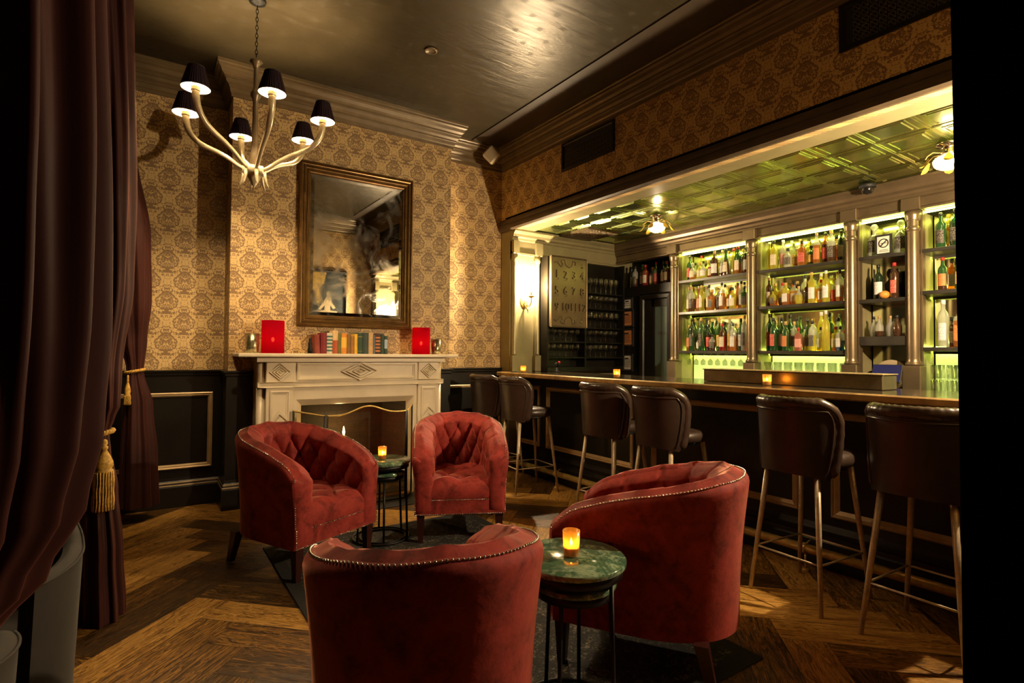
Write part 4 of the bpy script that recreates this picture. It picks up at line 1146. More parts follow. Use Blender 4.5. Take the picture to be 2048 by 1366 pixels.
far = curtain('plum curtain tied with a gold rope, nearest the fireplace wall',
    [(.11, -.135, .110, 4.86, 5.08), (.45, -.125, .095, 4.88, 5.06), (.85, -.110, .060, 4.90, 5.05), (1.12, -.098, .002, 4.93, 5.02), (1.35, -.14, .015, 4.90, 5.05), (1.65, -.2, .035, 4.85, 5.10), (2.1, -.25, .024, 4.8, 5.1), (2.8, -.3, -.082, 4.75, 5.1), (3.44, -.33, -.13, 4.7, 5.1)], 7, .4, .13)
rope_ring(far, (-.048, 4.975), .058, .052, 1.115, .012, .009)
tassel(far, (-.088, 4.90, 1.09), .22, .55)
mid = curtain('plum curtain with a large gold tassel, in the middle of the three at the side',
    [(.0, -.225, -.050, 3.16, 3.44), (.3, -.225, -.068, 3.17, 3.43), (.6, -.225, -.095, 3.2, 3.4), (.80, -.205, -.125, 3.23, 3.37), (.87, -.198, -.132, 3.26, 3.34), (.93, -.22, -.118, 3.24, 3.38), (1.0, -.24, -.098, 3.2, 3.40), (1.17, -.26, -.095, 3.15, 3.45), (1.6, -.28, -.058, 3.1, 3.5), (2.0, -.32, -.052, 3.0, 3.6), (3.44, -.36, -.09, 2.9, 3.7)], 9, 1.1, .15)
rope_ring(mid, (-.165, 3.30), .050, .058, .87, .010, .010)
tassel(mid, (-.142, 3.215, .85), .33, 1.05)
near = curtain('big plum curtain sweeping across the picture edge, closest to the camera',
    [(.0, -.56, -.30, .98, 1.32), (.4, -.52, -.30, 1.02, 1.32), (.70, -.46, -.315, 1.12, 1.34), (.77, -.44, -.30, 1.15, 1.35), (.81, -.46, -.205, 1.1, 1.38), (.89, -.48, -.152, 1.05, 1.42), (1.01, -.5, -.106, 1.0, 1.45), (1.13, -.52, -.088, .98, 1.46), (1.33, -.54, -.080, .96, 1.48), (1.54, -.56, -.080, .95, 1.5), (1.91, -.58, -.086, .95, 1.5), (3.44, -.6, -.09, .9, 1.55)], 17, 2.2, .13, ncol=420)
rope_ring(near, (-.375, 1.25), .095, .13, .765, .02, .013)
rc = curtain('dark curtain closing off the side of the doorway beside the camera',
    [(.0, .612, 1.30, .165, .205), (3.0, .612, 1.30, .165, .205)], 16, .3, .08, m='plum')
rod = MB(); rod.tube([(0, -2.3, 0), (0, 2.3, 0)], .016, 12); o = rod.build('curtain_rod', M['iron']); o.location = (-.28, 2.9, 3.47); tag(o, 'dark curtain rod above the side curtains', 'curtain rod')

# grey tub chairs behind the curtains
def tub(loc, rz, lab, sc=1.0):
    root = empty('grey_tub_chair', loc, rz, lab, 'armchair', 'grey velvet chairs beyond the curtains')
    def prof(u, v, ins):
        th = -PI * .80 + 1.6 * PI * u + PI / 2
        h = .60 + .15 * max(0, math.sin(th * 1.0)) ** .8 if math.sin(th) > 0 else .60 - .04 * -math.sin(th)
        r = .30 + .02 * v - ins; y = math.sin(th)
        return (r * math.cos(th), r * y * 1.02, .12 + (h - .12) * v)
    mb = MB(); mb.grid(lambda u, v: prof(u, v, 0), 60, 12); mb.grid(lambda u, v: prof(u, v, .055), 60, 12)
    def cap(u, v):
        a = prof(u, 1, 0); b = prof(u, 1, .055); t = v
        return (a[0] + (b[0] - a[0]) * t, a[1] + (b[1] - a[1]) * t, a[2] + .014 * math.sin(PI * t))
    mb.grid(cap, 60, 6)
    for u in (0, 1): mb.grid(lambda s_, t_, u=u: (lambda a, b: tuple(a[k] + (b[k] - a[k]) * s_ for k in range(3)))(prof(u, t_, 0), prof(u, t_, .055)), 2, 8)
    mb.build('shell', M['greyv'], root)
    mb = MB(); mb.tube([(lambda a: (a[0], a[1], a[2] + .001))(prof(u / 60, 1, -.001)) for u in range(61)], .004, 6); mb.build('piping', M['greyv'], root)
    mb = MB(); mb.lathe([(0, .14), (.22, .14), (.24, .17), (.24, .38), (.22, .42), (0, .435)], n=40, cap=False); mb.build('seat_cushion', M['greyv'], root)
    for k in range(4):
        th = PI / 4 + k * PI / 2; mb = MB(); mb.tube([(.2 * math.cos(th), .2 * math.sin(th), .145), (.23 * math.cos(th), .23 * math.sin(th), .002)], [.016, .011], 8); mb.build('leg', M['woodleg'], root)
tub((-.475, 2.36, .0), 0.15, 'grey velvet tub chair with piped rim, half hidden beside the tasselled curtain')
tub((-.55, 1.70, .0), 2.6, 'grey velvet tub chair at the picture edge, mostly behind the big curtain')

# ================================================================== BACK BAR
def lit_panel():
    t = NT('backlit_ribbed_panel'); o = t.sep(t.pos()); rb = t.M('SINE', t.M('MULTIPLY', o[1], 420.0)); n = t.noise(t.pos(), 5, 3)
    t.P(color=(.6, .7, .3), emit=(.66, .78, .20), es=t.M('ADD', .28, t.M('ADD', t.M('MULTIPLY', rb, .06), t.M('MULTIPLY', n, .35))), rough=.4); return t.m
M['litpanel'] = lit_panel()
bb = empty('back_bar_cabinet', (XB, 2.7, 0), 0, 'tall pewter-gold back bar with fluted columns, mirrors and lit shelves', 'back bar')
def bbp(mb, nm, m, parent=None, fix=True):
    for k in range(len(mb.v)): mb.v[k] = mb.v[k] - Vector((XB, 2.7, 0))
    return mb.build(nm, m, parent or bb, fix)
COLS = [4.14, 3.185, 2.262, 1.808, .87]
mb = MB(); YE0, YE1 = YF + .125, YS - .04
pr = [(0, 2.655), (.135, 2.655), (.135, 2.635), (.12, 2.62), (.105, 2.60), (.095, 2.575), (.07, 2.56), (.06, 2.54), (.05, 2.53), (.05, 2.515), (.03, 2.505), (.03, 2.44), (.045, 2.43), (.045, 2.415), (0, 2.415)]
mb.sweep(pr, [(XB + .01, YE1), (XB + .01, YE0)]); mb.box(XB + .01, XB + .06, YE0, YE1, 2.415, 2.655)
for c in COLS: mb.box(XB - .062, XB + .01, c - .065, c + .065, 2.412, 2.512, bev=.004)
bbp(mb, 'entablature', M['col'])
for c in COLS:
    mb = MB(); mb.box(XB + .005, XB + .055, c - .060, c + .060, 1.2, 2.411)
    mb.box(XB + .055, XM, c - .02, c + .02, 1.2, 2.411)
    mb.box(XB - .062, XB + .055, c - .062, c + .062, .96, 1.20, bev=.006)
    mb.lathe([(.056, 1.2005), (.058, 1.215), (.0575, 1.217), (.048, 1.23), (.0475, 1.232), (.044, 1.25), (.044, 1.252), (.044, 1.26), (.041, 2.24), (.041, 2.249), (.041, 2.25), (.046, 2.255), (.05, 2.27), (.046, 2.285), (.042, 2.29), (.042, 2.291), (.042, 2.329), (.042, 2.33), (.05, 2.34), (.0502, 2.342), (.0558, 2.374), (.056, 2.375), (.056, 2.41)], (XB - .005, c, 0), 32, flute=0)
    bbp(mb, 'column', M['col'])
    mb = MB()
    for dy in (-.052, .052): mb.box(XB - .004, XB + .006, c + dy - .004, c + dy + .004, 1.21, 2.40)
    bbp(mb, 'column_fillet', M['col'])
bays = [(3.247, 4.078, (2.105, 1.750, 1.318)), (2.324, 3.123, (2.105, 1.750, 1.318)), (1.870, 2.200, (2.105, 1.745, 1.435)), (.932, 1.746, (2.105, 1.78, 1.345))]
BAYN = ['bay beside the dark door', 'wide middle bay', 'narrow bay with the no smoking sign', 'bay by the dark curtain']
for i, (a, b, zz) in enumerate(bays):
    mb = MB(); mb.box(XM - .004, XM, a - .02, b + .02, 1.0, 2.411); bbp(mb, 'mirror_back', M['backmirror'] if i != 9 else M['olive'])
    mb = MB(); mb.box(XB + .058, XM - .005, a - .036, a - .030, 1.0, 2.411); mb.box(XB + .058, XM - .005, b + .030, b + .036, 1.0, 2.411); bbp(mb, 'side_lining', M['olive'])
    for j, z in enumerate(zz):
        th = .03 if not (i == 2 and j == 2) else .075
        mb = MB(); mb.box(XB + .0, XM - .006, a - .026, b + .026, z - th, z, bev=.003); sh = bbp(mb, 'shelf', M['shelf'])
        if not (i == 2):
            mb = MB(); mb.box(XM - .030, XM - .012, a - .01, b + .01, z - th - .009, z - th - .001); bbp(mb, 'light_strip', M['led'])
            mb = MB(); mb.box(XM - .046, XM - .040, a - .02, b + .02, z - th - .022, z - th); bbp(mb, 'strip_cover', M['shelf'])
            mb = MB(); mb.box(XM - .022, XM - .014, a - .01, b + .01, z + .001, z + .008); bbp(mb, 'light_strip', M['ledlow'])
    mb = MB(); mb.box(XB + .070, XB + .085, a - .01, b + .01, 2.400, 2.411); bbp(mb, 'light_strip', M['led'])
    if i != 2:
        mb = MB(); mb.box(XM - .010, XM - .005, a - .015, b + .015, .98, zz[2] - .035); bbp(mb, 'backlit_panel', M['litpanel'])
mb = MB(); mb.box(4.72, XM, YE0, YE1 - .9, .93, .975, bev=.005); bbp(mb, 'counter', M['barsurf'])
mb = MB(); mb.box(4.76, XM, YE0, YE1 - .9, 0, .93); bbp(mb, 'base_cabinet', M['black_wood'])
# bay over the door
mb = MB(); mb.box(XB + .02, XM, 4.20, YE1, 2.075, 2.108); mb.box(XM - .01, XM, 4.2, YE1, 2.108, 2.41); mb.box(XB + .02, XB + .04, 4.70, YE1, 0, 2.075); mb.box(XB + .02, XB + .04, 4.20, 4.70, 2.0, 2.075)
bbp(mb, 'door_bay_panel', M['black_wood'])
# door with frosted panel
mb = MB(); mb.frame(4.19, 4.66, 0, 1.985, XB + .018, [(0, 0), (0, .03), (.012, .035), (.05, .03), (.06, .012), (.06, 0)], 0, 'x')
mb.box(XB + .03, XB + .06, 4.20, 4.42, 0, .35); mb.box(XB + .022, XB + .05, 4.19, 4.28 - .06, 0, 1.97); mb.box(XB + .022, XB + .05, 4.46, 4.66, 0, 1.97); mb.box(XB + .022, XB + .05, 4.2, 4.5, 1.84, 1.97); mb.box(XB + .022, XB + .05, 4.2, 4.5, .0, .9)
struct(mb.build('door_1', M['black_wood'])); dr = bpy.data.objects['door_1']
mb = MB(); mb.box(XB + .04, XB + .046, 4.2, 4.47, .9, 1.84); g = mb.build('door_glass', M['doorglass'], dr)
mb = MB(); text_into(mb, 'PRIVATE', .062, .0008, Matrix.Translation((XB + .0385, 4.30, 1.52)) @ FACE_NX); mb.build('door_lettering', M['dark_trim'], dr)

# framed notices beside the door
def notice(y0, y1, z0, z1, mc, lab, lines, head=True):
    o = empty('framed_notice', (XB + .019, (y0 + y1) / 2, z0), 0, lab, 'framed notice', 'framed notices by the door')
    hw = (y1 - y0) / 2; h = z1 - z0; fr = .022
    mb = MB(); mb.frame(-hw - fr, hw + fr, -fr, h + fr, 0, [(0, 0), (0, .014), (.005, .017), (.016, .014), (.023, .005)], 0, 'x'); mb.build('frame', M['black'], o)
    mb = MB(); mb.box(-.005, -.001, -hw, hw, 0, h); p = mb.build('paper', mc, o)
    mb = MB()
    for k in range(lines):
        wd = hw * (.42 if (k == 0 and head) else .75 * random.uniform(.75, 1)); zz = h * (.80 - k * .70 / lines); t = .008 if (k == 0 and head) else .0028
        n = 1 if k == 0 and head else 5
        for q in range(n):
            a = -wd + 2 * wd * q / n; mb.box(-.0062, -.0052, a, a + 2 * wd / n * .82, zz - t, zz + t)
    mb.build('printed_text', M['black'], p)
ORG = mat('orange_notice_paper', (.62, .25, .09), .7)
notice(4.815, 4.985, 1.848, 1.955, M['white'], 'small white framed notice, topmost of the four beside the door', 3)
notice(4.80, 5.01, 1.632, 1.805, ORG, 'upper orange framed notice beside the back bar door', 7)
notice(4.80, 5.01, 1.392, 1.570, ORG, 'lower orange framed notice beside the back bar door', 8)
notice(4.81, 4.995, 1.085, 1.255, M['white'], 'white framed certificate, lowest of the four beside the door', 9)

# ------------------------------------------------------------------ bottles
SH = {
 'wine': (.037, .30, [(0, .0), (.9, .0), (1, .02), (1, .60), (.86, .68), (.42, .76), (.36, .80), (.36, .97)], 0),
 'spirit': (.038, .27, [(0, .0), (.93, .0), (1, .02), (1, .64), (.9, .70), (.5, .76), (.34, .80), (.34, .95)], 0),
 'squat': (.047, .21, [(0, .0), (.9, .0), (1, .03), (1, .50), (.85, .62), (.45, .70), (.32, .74), (.34, .92)], 0),
 'square': (.043, .24, [(0, .0), (.93, .0), (1, .02), (1, .62), (.92, .68), (.42, .73), (.34, .77), (.34, .94)], 5),
 'flask': (.050, .22, [(0, .0), (.7, .0), (.85, .03), (1, .30), (.95, .48), (.6, .62), (.3, .70), (.28, .93)], 0),
 'cone': (.040, .30, [(0, .0), (.95, .0), (1, .02), (.86, .40), (.5, .66), (.34, .78), (.32, .96)], 0),
 'tall': (.033, .31, [(0, .0), (.93, .0), (1, .015), (1, .66), (.8, .72), (.42, .78), (.38, .82), (.38, .96)], 0),
 'decanter': (.055, .23, [(0, .0), (.9, .0), (1, .04), (1, .42), (.9, .55), (.55, .66), (.26, .72), (.26, .82), (.36, .84)], 0),
}
BP = {}
def bottle_proto(shape, gc, liq, lev, lc, cc):
    key = (shape, gc, liq, round(lev, 1), lc, cc)
    if key in BP: return BP[key]
    r, h, pf, sq = SH[shape]; P = [(a * r, b * h) for a, b in pf]
    # split at the liquid level
    zl = lev * h; P2 = []; mis = []
    for k, (a, b) in enumerate(P):
        P2.append((a, b))
        if k < len(P) - 1 and b < zl < P[k + 1][1]:
            t = (zl - b) / (P[k + 1][1] - b); P2.append((a + (P[k + 1][0] - a) * t, zl))
    for k in range(len(P2) - 1): mis.append(1 if (P2[k][1] + P2[k + 1][1]) / 2 < zl else 0)
    mb = MB(); mb.lathe(P2, n=16, mis=mis, sq=sq, cap=False)
    b_ = mb.build('bottle', [M['b_' + gc], M['b_' + liq]])
    mb = MB(); top = pf[-1][1] * h; rn = pf[-1][0] * r
    if shape == 'decanter': mb.lathe([(rn * .6, top - .01), (rn * 1.0, top + .004), (rn * 1.5, top + .022), (rn * .9, top + .04), (0, top + .046)], n=12)
    else: mb.lathe([(rn * 1.12, top - .022), (rn * 1.15, top + .006), (rn * .9, top + .009), (0, top + .009)], n=12)
    cp = mb.build('cap', M['c_' + cc] if shape != 'decanter' else M['b_clear'], b_)
    if lc:
        zb, zt = h * .14, h * .50; rr_ = 1.012
        mb = MB()
        def f(u, v):
            th = PI - .95 + 1.9 * u; z = zb + (zt - zb) * v
            rad = r
            for k in range(len(P) - 1):
                if P[k][1] <= z <= P[k + 1][1]: t = (z - P[k][1]) / max(P[k + 1][1] - P[k][1], 1e-6); rad = P[k][0] + (P[k + 1][0] - P[k][0]) * t
            if sq: rad *= .9 / (abs(math.cos(th)) ** sq + abs(math.sin(th)) ** sq) ** (1 / sq)
            return (rad * rr_ * math.cos(th), rad * rr_ * math.sin(th), z)
        mb.grid(f, 12, 3); mb.build('label', M['l_' + lc], b_)
    BP[key] = [b_, False]; return BP[key]
ORD = ['first', 'second', 'third', 'fourth', 'fifth', 'sixth', 'seventh', 'eighth', 'ninth', 'tenth', 'eleventh', 'twelfth', 'thirteenth', 'fourteenth']
CW = {'clear': 'clear', 'green': 'green', 'darkgreen': 'dark green', 'amber': 'amber', 'yellow': 'yellow', 'brown': 'brown', 'red': 'red', 'whisky': 'amber', 'blue': 'blue', 'rose': 'pink'}
zmax = 2.40
def put_bottle(x, y, z, spec, lab, group, sc=1.0):
    e = bottle_proto(*spec)
    if not e[1]: o = e[0]; e[1] = True
    else: o = dup(e[0])
    o.location = (x, y, z + .0008); o.rotation_euler = (0, 0, random.uniform(-.35, .35)); o.scale = (sc, sc, max(sc, min(sc * 1.22, (zmax - z - .022) / SH[spec[0]][1])))
    tag(o, lab, 'bottle', group); return o
W = 'spirit'
# rows from left (far) to right (near): (shape, glass, liquid, level, label, cap)
ROWS = {
 'over the door': (4.22, 4.97, 2.1085, 5.13, [('tall','blue','blue',.5,'white','black'),('spirit','clear','brown',.4,'black','black'),('wine','green','green',.7,'white','green'),('spirit','red','red',.6,'cream','red'),('squat','clear','yellow',.5,'cream','cork'),
     ('tall','green','red',.5,'red','red'),('wine','darkgreen','darkgreen',.6,'cream','black'),('spirit','darkgreen','brown',.6,'cream','red'),('spirit','clear','red',.6,'red','red')]),
 (0, 0): [('wine','green','darkgreen',.5,'red','black'),('decanter','clear','amber',.3,'cream','cork'),('squat','yellow','yellow',.5,'cream','gold'),('flask','clear','yellow',.4,'white','black'),('squat','clear','red',.6,'cream','black'),('spirit','brown','brown',.6,'white','cork'),
     ('cone','clear','brown',.5,'white','cork'),('cone','green','brown',.6,'cream','black'),('tall','yellow','yellow',.8,None,'red'),('wine','green','amber',.4,'cream','red'),('spirit','darkgreen','brown',.6,'white','black')],
 (0, 1): [('spirit','clear','amber',.5,'cream','cork'),('spirit','clear','brown',.5,'black','cork'),('cone','rose','rose',.6,'pink','white'),('tall','yellow','yellow',.6,'cream','gold'),('spirit','clear','whisky',.5,'cream','black'),('square','amber','whisky',.5,'black','gold'),
     ('square','clear','brown',.6,'black','gold'),('tall','clear','amber',.6,'white','black'),('square','amber','brown',.5,'white','black'),('square','yellow','yellow',.6,'cream','black'),('tall','clear','amber',.4,'white','black'),('square','green','yellow',.5,'black','black')],
 (0, 2): [('spirit','green','amber',.5,'orange','gold'),('tall','darkgreen','green',.4,'black','black'),('squat','brown','brown',.6,'white','cork'),('tall','green','green',.3,'black','gold'),('spirit','darkgreen','brown',.6,'red','black'),('squat','clear','brown',.5,'black','black'),('wine','green','green',.5,'yellow','gold'),
     ('spirit','brown','red',.5,'cream','red'),('tall','clear','amber',.5,'yellow','gold'),('spirit','clear','whisky',.5,'white','black'),('wine','green','green',.5,'white','black'),('tall','clear','clear',.5,'black','gold')],
 (1, 0): [('tall','yellow','yellow',.6,None,'white'),('spirit','yellow','yellow',.5,'cream','black'),('spirit','clear','yellow',.3,'pink','white'),('squat','clear','clear',.4,'black','black'),('flask','yellow','amber',.5,'yellow','white'),('square','amber','amber',.6,'red','black'),
     ('squat','green','green',.6,'yellow','black'),('tall','clear','amber',.6,'orange','cork'),('wine','amber','brown',.6,'red','black'),('wine','clear','brown',.5,'black','gold'),('tall','darkgreen','darkgreen',.5,'white','black')],
 (1, 1): [('wine','brown','brown',.6,'cream','cork'),('flask','yellow','amber',.3,'black','black'),('flask','yellow','brown',.35,'black','gold'),('square','yellow','amber',.5,'white','gold'),('square','clear','whisky',.6,'cream','black'),('flask','clear','yellow',.5,None,'gold'),
     ('square','brown','brown',.6,'black','cork'),('tall','yellow','yellow',.5,'white','gold'),('square','clear','whisky',.6,'cream','red'),('tall','yellow','yellow',.6,'white','white'),('square','clear','red',.5,'red','gold'),('spirit','clear','amber',.5,'white','black')],
 (1, 2): [('tall','green','green',.7,'red','black'),('wine','green','green',.6,'red','black'),('wine','green','green',.6,'pink','black'),('spirit','green','green',.4,'orange','cork'),('spirit','clear','clear',.5,'black','gold'),('square','rose','rose',.6,'pink','red'),
     ('cone','green','yellow',.5,'black','black'),('spirit','clear','yellow',.5,'black','black'),('square','clear','yellow',.4,'white','black'),('tall','yellow','yellow',.4,None,'white'),('square','yellow','amber',.35,'white','red'),('square','clear','blue',.4,'white','black')],
 (2, 1): [('wine','darkgreen','darkgreen',.6,'white','black'),('tall','brown','brown',.6,'red','red')],
 (2, 2): [('flask','clear','clear',.3,None,'black'),('flask','clear','brown',.25,None,'cork'),('flask','clear','clear',.3,None,'cork'),('flask','brown','brown',.3,None,'black')],
 (3, 0): [('wine','green','green',.6,'black','black'),('spirit','green','darkgreen',.6,'black','black'),('spirit','darkgreen','brown',.6,'black','black'),('spirit','yellow','amber',.6,'yellow','gold'),('wine','green','green',.5,'cream','black'),('spirit','clear','whisky',.5,'white','gold'),('squat','clear','yellow',.5,'cream','cork')],
 (3, 1): [('wine','green','brown',.5,'orange','red'),('spirit','green','green',.5,'yellow','red'),('cone','clear','clear',.5,'white','cork'),('square','amber','whisky',.5,'cream','black'),('spirit','green','yellow',.5,'black','gold'),('wine','clear','amber',.5,'red','black')],
 (3, 2): [('tall','clear','clear',.6,'blue' if False else 'white','white'),('square','clear','amber',.6,'orange','black'),('spirit','clear','yellow',.5,'pink','red'),('squat','brown','brown',.6,'white','black'),('tall','clear','clear',.4,'white','white'),('squat','green','green',.5,'cream','cork')],
}
M['c_green'] = mat('bottle_cap_green', (.03, .2, .05), .4)
SHN = ['top shelf', 'middle shelf', 'bottom shelf']
LW = {None: 'no label', 'cream': 'cream label', 'white': 'white label', 'black': 'black label', 'yellow': 'yellow label', 'red': 'red label', 'orange': 'orange label', 'pink': 'pink label'}
BAYS_ = ['bay beside door', 'wide middle bay', 'narrow column bay', 'bay by curtain']
for key, val in ROWS.items():
    if key == 'over the door': y0, y1, z, x, lst = val; place = 'shelf over the door'; grp = 'bottles on the shelf over the door'
    else:
        bi, sj = key; a, b, zz = bays[bi]; y0, y1, z, x, lst = a + .03, b - .03, zz[sj], XB + .085, val
        place = SHN[sj] + ', ' + BAYS_[bi]; grp = 'bottles on the ' + place
        if key == (2, 2): y0 += .02
    n = len(lst); stp = (y1 - y0) / n
    zu = [2.41] + ([q - .045 for q in bays[key[0]][2]] if key != 'over the door' else [])
    zmax = zu[key[1]] if key != 'over the door' else 2.40
    gap = (zu[key[1]] if key != 'over the door' else 2.41) - z - .022
    for k, sp_ in enumerate(lst):
        y = y1 - stp * (k + .5) + random.uniform(-.004, .004)
        sc = {0: 1.0, 1: .93, 2: 1.0}.get(key[1] if key != 'over the door' else 0, 1)
        if key[0] == 3: sc *= 1.12
        if key == (1, 2): sc *= 1.05
        sc *= min(1, stp * 1.13 / (2.16 * SH[sp_[0]][0] * sc)); sc = min(sc, gap / SH[sp_[0]][1])
        put_bottle(x + (-.022 if k % 2 else .018), y, z, sp_, '%s bottle with %s, %s from left on %s' % (CW[sp_[1]], LW[sp_[4]], ORD[k], place), grp, sc)
    # a second rank standing behind, showing between the front bottles
    if key in ((0, 0), (0, 1), (0, 2), (1, 0), (1, 1), (1, 2), (3, 0), (3, 1), (3, 2)):
        m = n - 2
        for k in range(m):
            y = y1 - (y1 - y0) / m * (k + .5)
            sp_ = lst[(k * 5 + 3) % n]; s2 = min(.96, (y1 - y0) / m / (2.1 * SH[sp_[0]][0]), gap / SH[sp_[0]][1])
            put_bottle(x + .108, y, z, sp_, '%s bottle with %s, %s in back row, %s' % (CW[sp_[1]], LW[sp_[4]], ORD[k], place), grp, s2)

zmax = 2.40
# milk-glass jars and no-smoking sign on the narrow bay's top shelf
for y, lab in ((2.13, 'pale green glass decanter with dark label left of the no smoking sign'), (1.935, 'pale green glass decanter with dark label right of the no smoking sign')):
    put_bottle(XB + .11, y, 2.105, ('decanter', 'clear', 'clear', .5, 'black', 'cork'), lab, 'decanters on the narrow bay top shelf', 1.0)
o = empty('no_smoking_sign', (XB + .035, 2.03, 2.106), 0, 'black framed no smoking sign between two pale decanters', 'sign')
mb = MB(); mb.frame(-.062, .062, 0, .165, 0, [(0, 0), (0, .012), (.012, .012), (.014, .004)], 0, 'x'); mb.build('frame', M['black'], o)
mb = MB(); mb.box(-.003, 0, -.05, .05, .012, .153); pz = mb.build('card', M['white'], o)
mb = MB(); c = Vector((-.005, 0, .095)); mb.tube([(c.x, .034 * math.cos(k * PI / 16), c.z + .034 * math.sin(k * PI / 16)) for k in range(32)], .004, 6, closed=True); mb.tube([(c.x, -.024, c.z + .024), (c.x, .024, c.z - .024)], .004, 6)
mb.tube([(c.x + .001, -.02, c.z), (c.x + .001, .018, c.z)], .003, 6); mb.build('prohibition_symbol', M['black'], pz)
mb = MB(); mb.box(-.0042, -.0032, -.036, .036, .026, .030); mb.box(-.0042, -.0032, -.030, .030, .038, .042); mb.build('printed_text', M['black'], pz)
# narrow bay middle shelf: dark bust and orange fruit
o = empty('dark_bust', (XB + .17, 2.03, 1.746), 0, 'small dark figurine on the narrow bay middle shelf', 'figurine')
mb = MB(); mb.lathe([(.035, 0), (.035, .03), (.02, .045), (.045, .09), (.05, .13), (.025, .16), (.02, .175), (.032, .20), (.034, .23), (.02, .255), (0, .26)], n=16); mb.build('figure', M['black'], o)
mb = MB(); mb.ball((0, 0, 0), .036, 16, 10, sc=(1, 1, .9)); o = mb.build('orange_fruit', mat('orange_peel', (.65, .28, .04), .5, bump=.2)); o.location = (XB + .045, 2.03, 1.746 + .0325); tag(o, 'orange fruit in front of the dark figurine', 'fruit')
# register nook: plate and blue tablet
mb = MB(); mb.T = Matrix.Rotation(R(-78), 4, 'Y'); mb.lathe([(0, 0), (.06, 0), (.10, .012), (.13, .02), (.128, .024), (.10, .017), (0, .006)], n=40, cap=False)
o = mb.build('plate', M['speaker']); o.location = (XB + .10, 2.01, .976 + .137); tag(o, 'large beige plate leaning in the nook above the blue screen', 'plate')
o = empty('register_screen', (4.86, 1.945, .995), 0, 'blue lit register screen behind the bar', 'screen')
mb = MB(); mb.box(-.01, .06, -.05, .07, -.018, .02); mb.tube([(.03, 0, .02), (.03, 0, .12)], .012, 8); mb.build('stand', M['black'], o)
mb = MB(); mb.T = Matrix.Translation((0, 0, .135)) @ Matrix.Rotation(R(22), 4, 'Y'); mb.box(-.012, .0, -.105, .105, -.07, .08, bev=.004); mb.build('housing', M['black'], o)
mb = MB(); mb.T = Matrix.Translation((0, 0, .135)) @ Matrix.Rotation(R(22), 4, 'Y'); mb.box(-.0135, -.0125, -.098, .098, -.062, .073); mb.build('display', emis('blue_display', (.01, .06, 1), .03), o)

# ------------------------------------------------------------------ stemware
def stem_proto(h=.155, r=.034):
    mb = MB(); mb.lathe([(.030, 0), (.030, .002), (.006, .006), (.0035, .015), (.0035, h * .45), (.012, h * .50), (r, h * .66), (r * .98, h * .85), (r * .84, h)], n=14, cap=False); return mb
def tumbler_proto(h=.10, r=.034):
    mb = MB(); mb.lathe([(0, .0), (r * .85, 0), (r * .9, .003), (r, h), (r - .002, h), (r * .86, .012), (0, .012)], n=14, cap=False, flute=7, fa=.02); return mb
sg = stem_proto().build('wine_glass', M['rackglass']); tb = tumbler_proto().build('tumbler', M['glass'])
used = {'sg': False, 'tb': False}
def put(proto, flag, loc, lab, grp, flip=0.0, sc=1.0, cat='glass'):
    o = proto if not used[flag] else dup(proto); used[flag] = True
    o.location = loc; o.rotation_euler = (flip, 0, random.random()); o.scale = (sc,) * 3; tag(o, lab, cat, grp)
# rack on the end wall
rk = empty('glass_rack', (4.37, YS - .002, 0), 0, 'dark open glass rack on the end wall of the bar', 'glass rack')
mb = MB(); rx, ry_ = 4.37, YS - .002
def rkp(nm, m=M['black_wood']):
    for k in range(len(mb.v)): mb.v[k] = mb.v[k] - Vector((rx, ry_, 0))
    return mb.build(nm, m, rk)
mb.box(3.78, 4.985, ry_ - .015, ry_, 1.12, 2.376); rkp('back_panel')
for x in (3.785, 4.345, 4.975): mb = MB(); mb.box(x - .012, x + .012, ry_ - .17, ry_ - .016, 1.12, 2.376); rkp('divider')
RZ = [1.235, 1.415, 1.59, 1.825, 2.01]
for z in RZ: mb = MB(); mb.box(4.36, 4.96, ry_ - .165, ry_ - .016, z - .016, z, bev=.002); rkp('rack_shelf')
for z in RZ[:2]: mb = MB(); mb.box(3.80, 4.33, ry_ - .165, ry_ - .016, z - .016, z, bev=.002); rkp('rack_shelf')
mb = MB(); mb.box(3.78, 4.985, ry_ - .17, ry_, 1.0695, 1.119); rkp('base_board')
RN = ['lowest', 'second lowest', 'middle', 'second highest', 'highest']
for ri, z in enumerate(RZ):
    h = (RZ[ri + 1] if ri < 4 else 2.25) - z
    for k in range(7):
        put(sg, 'sg', (4.405 + k * .085, ry_ - .09, z + .001), 'stemmed glass, %s from left on the %s rack shelf beside the notices' % (ORD[k], RN[ri]), 'stemmed glasses, %s rack shelf beside the notices' % RN[ri], 0, min(1.2, (h - .03) / .155))
for ri, z in enumerate(RZ[:2]):
    for k in range(6):
        put(sg, 'sg', (3.845 + k * .088, ry_ - .09, z + .001), 'stemmed glass, %s from left on the %s shelf under the numbered board' % (ORD[k], ['lower', 'upper'][ri]), 'stemmed glasses, %s rack shelf under the numbered board' % ['lower', 'upper'][ri], 0, .98)
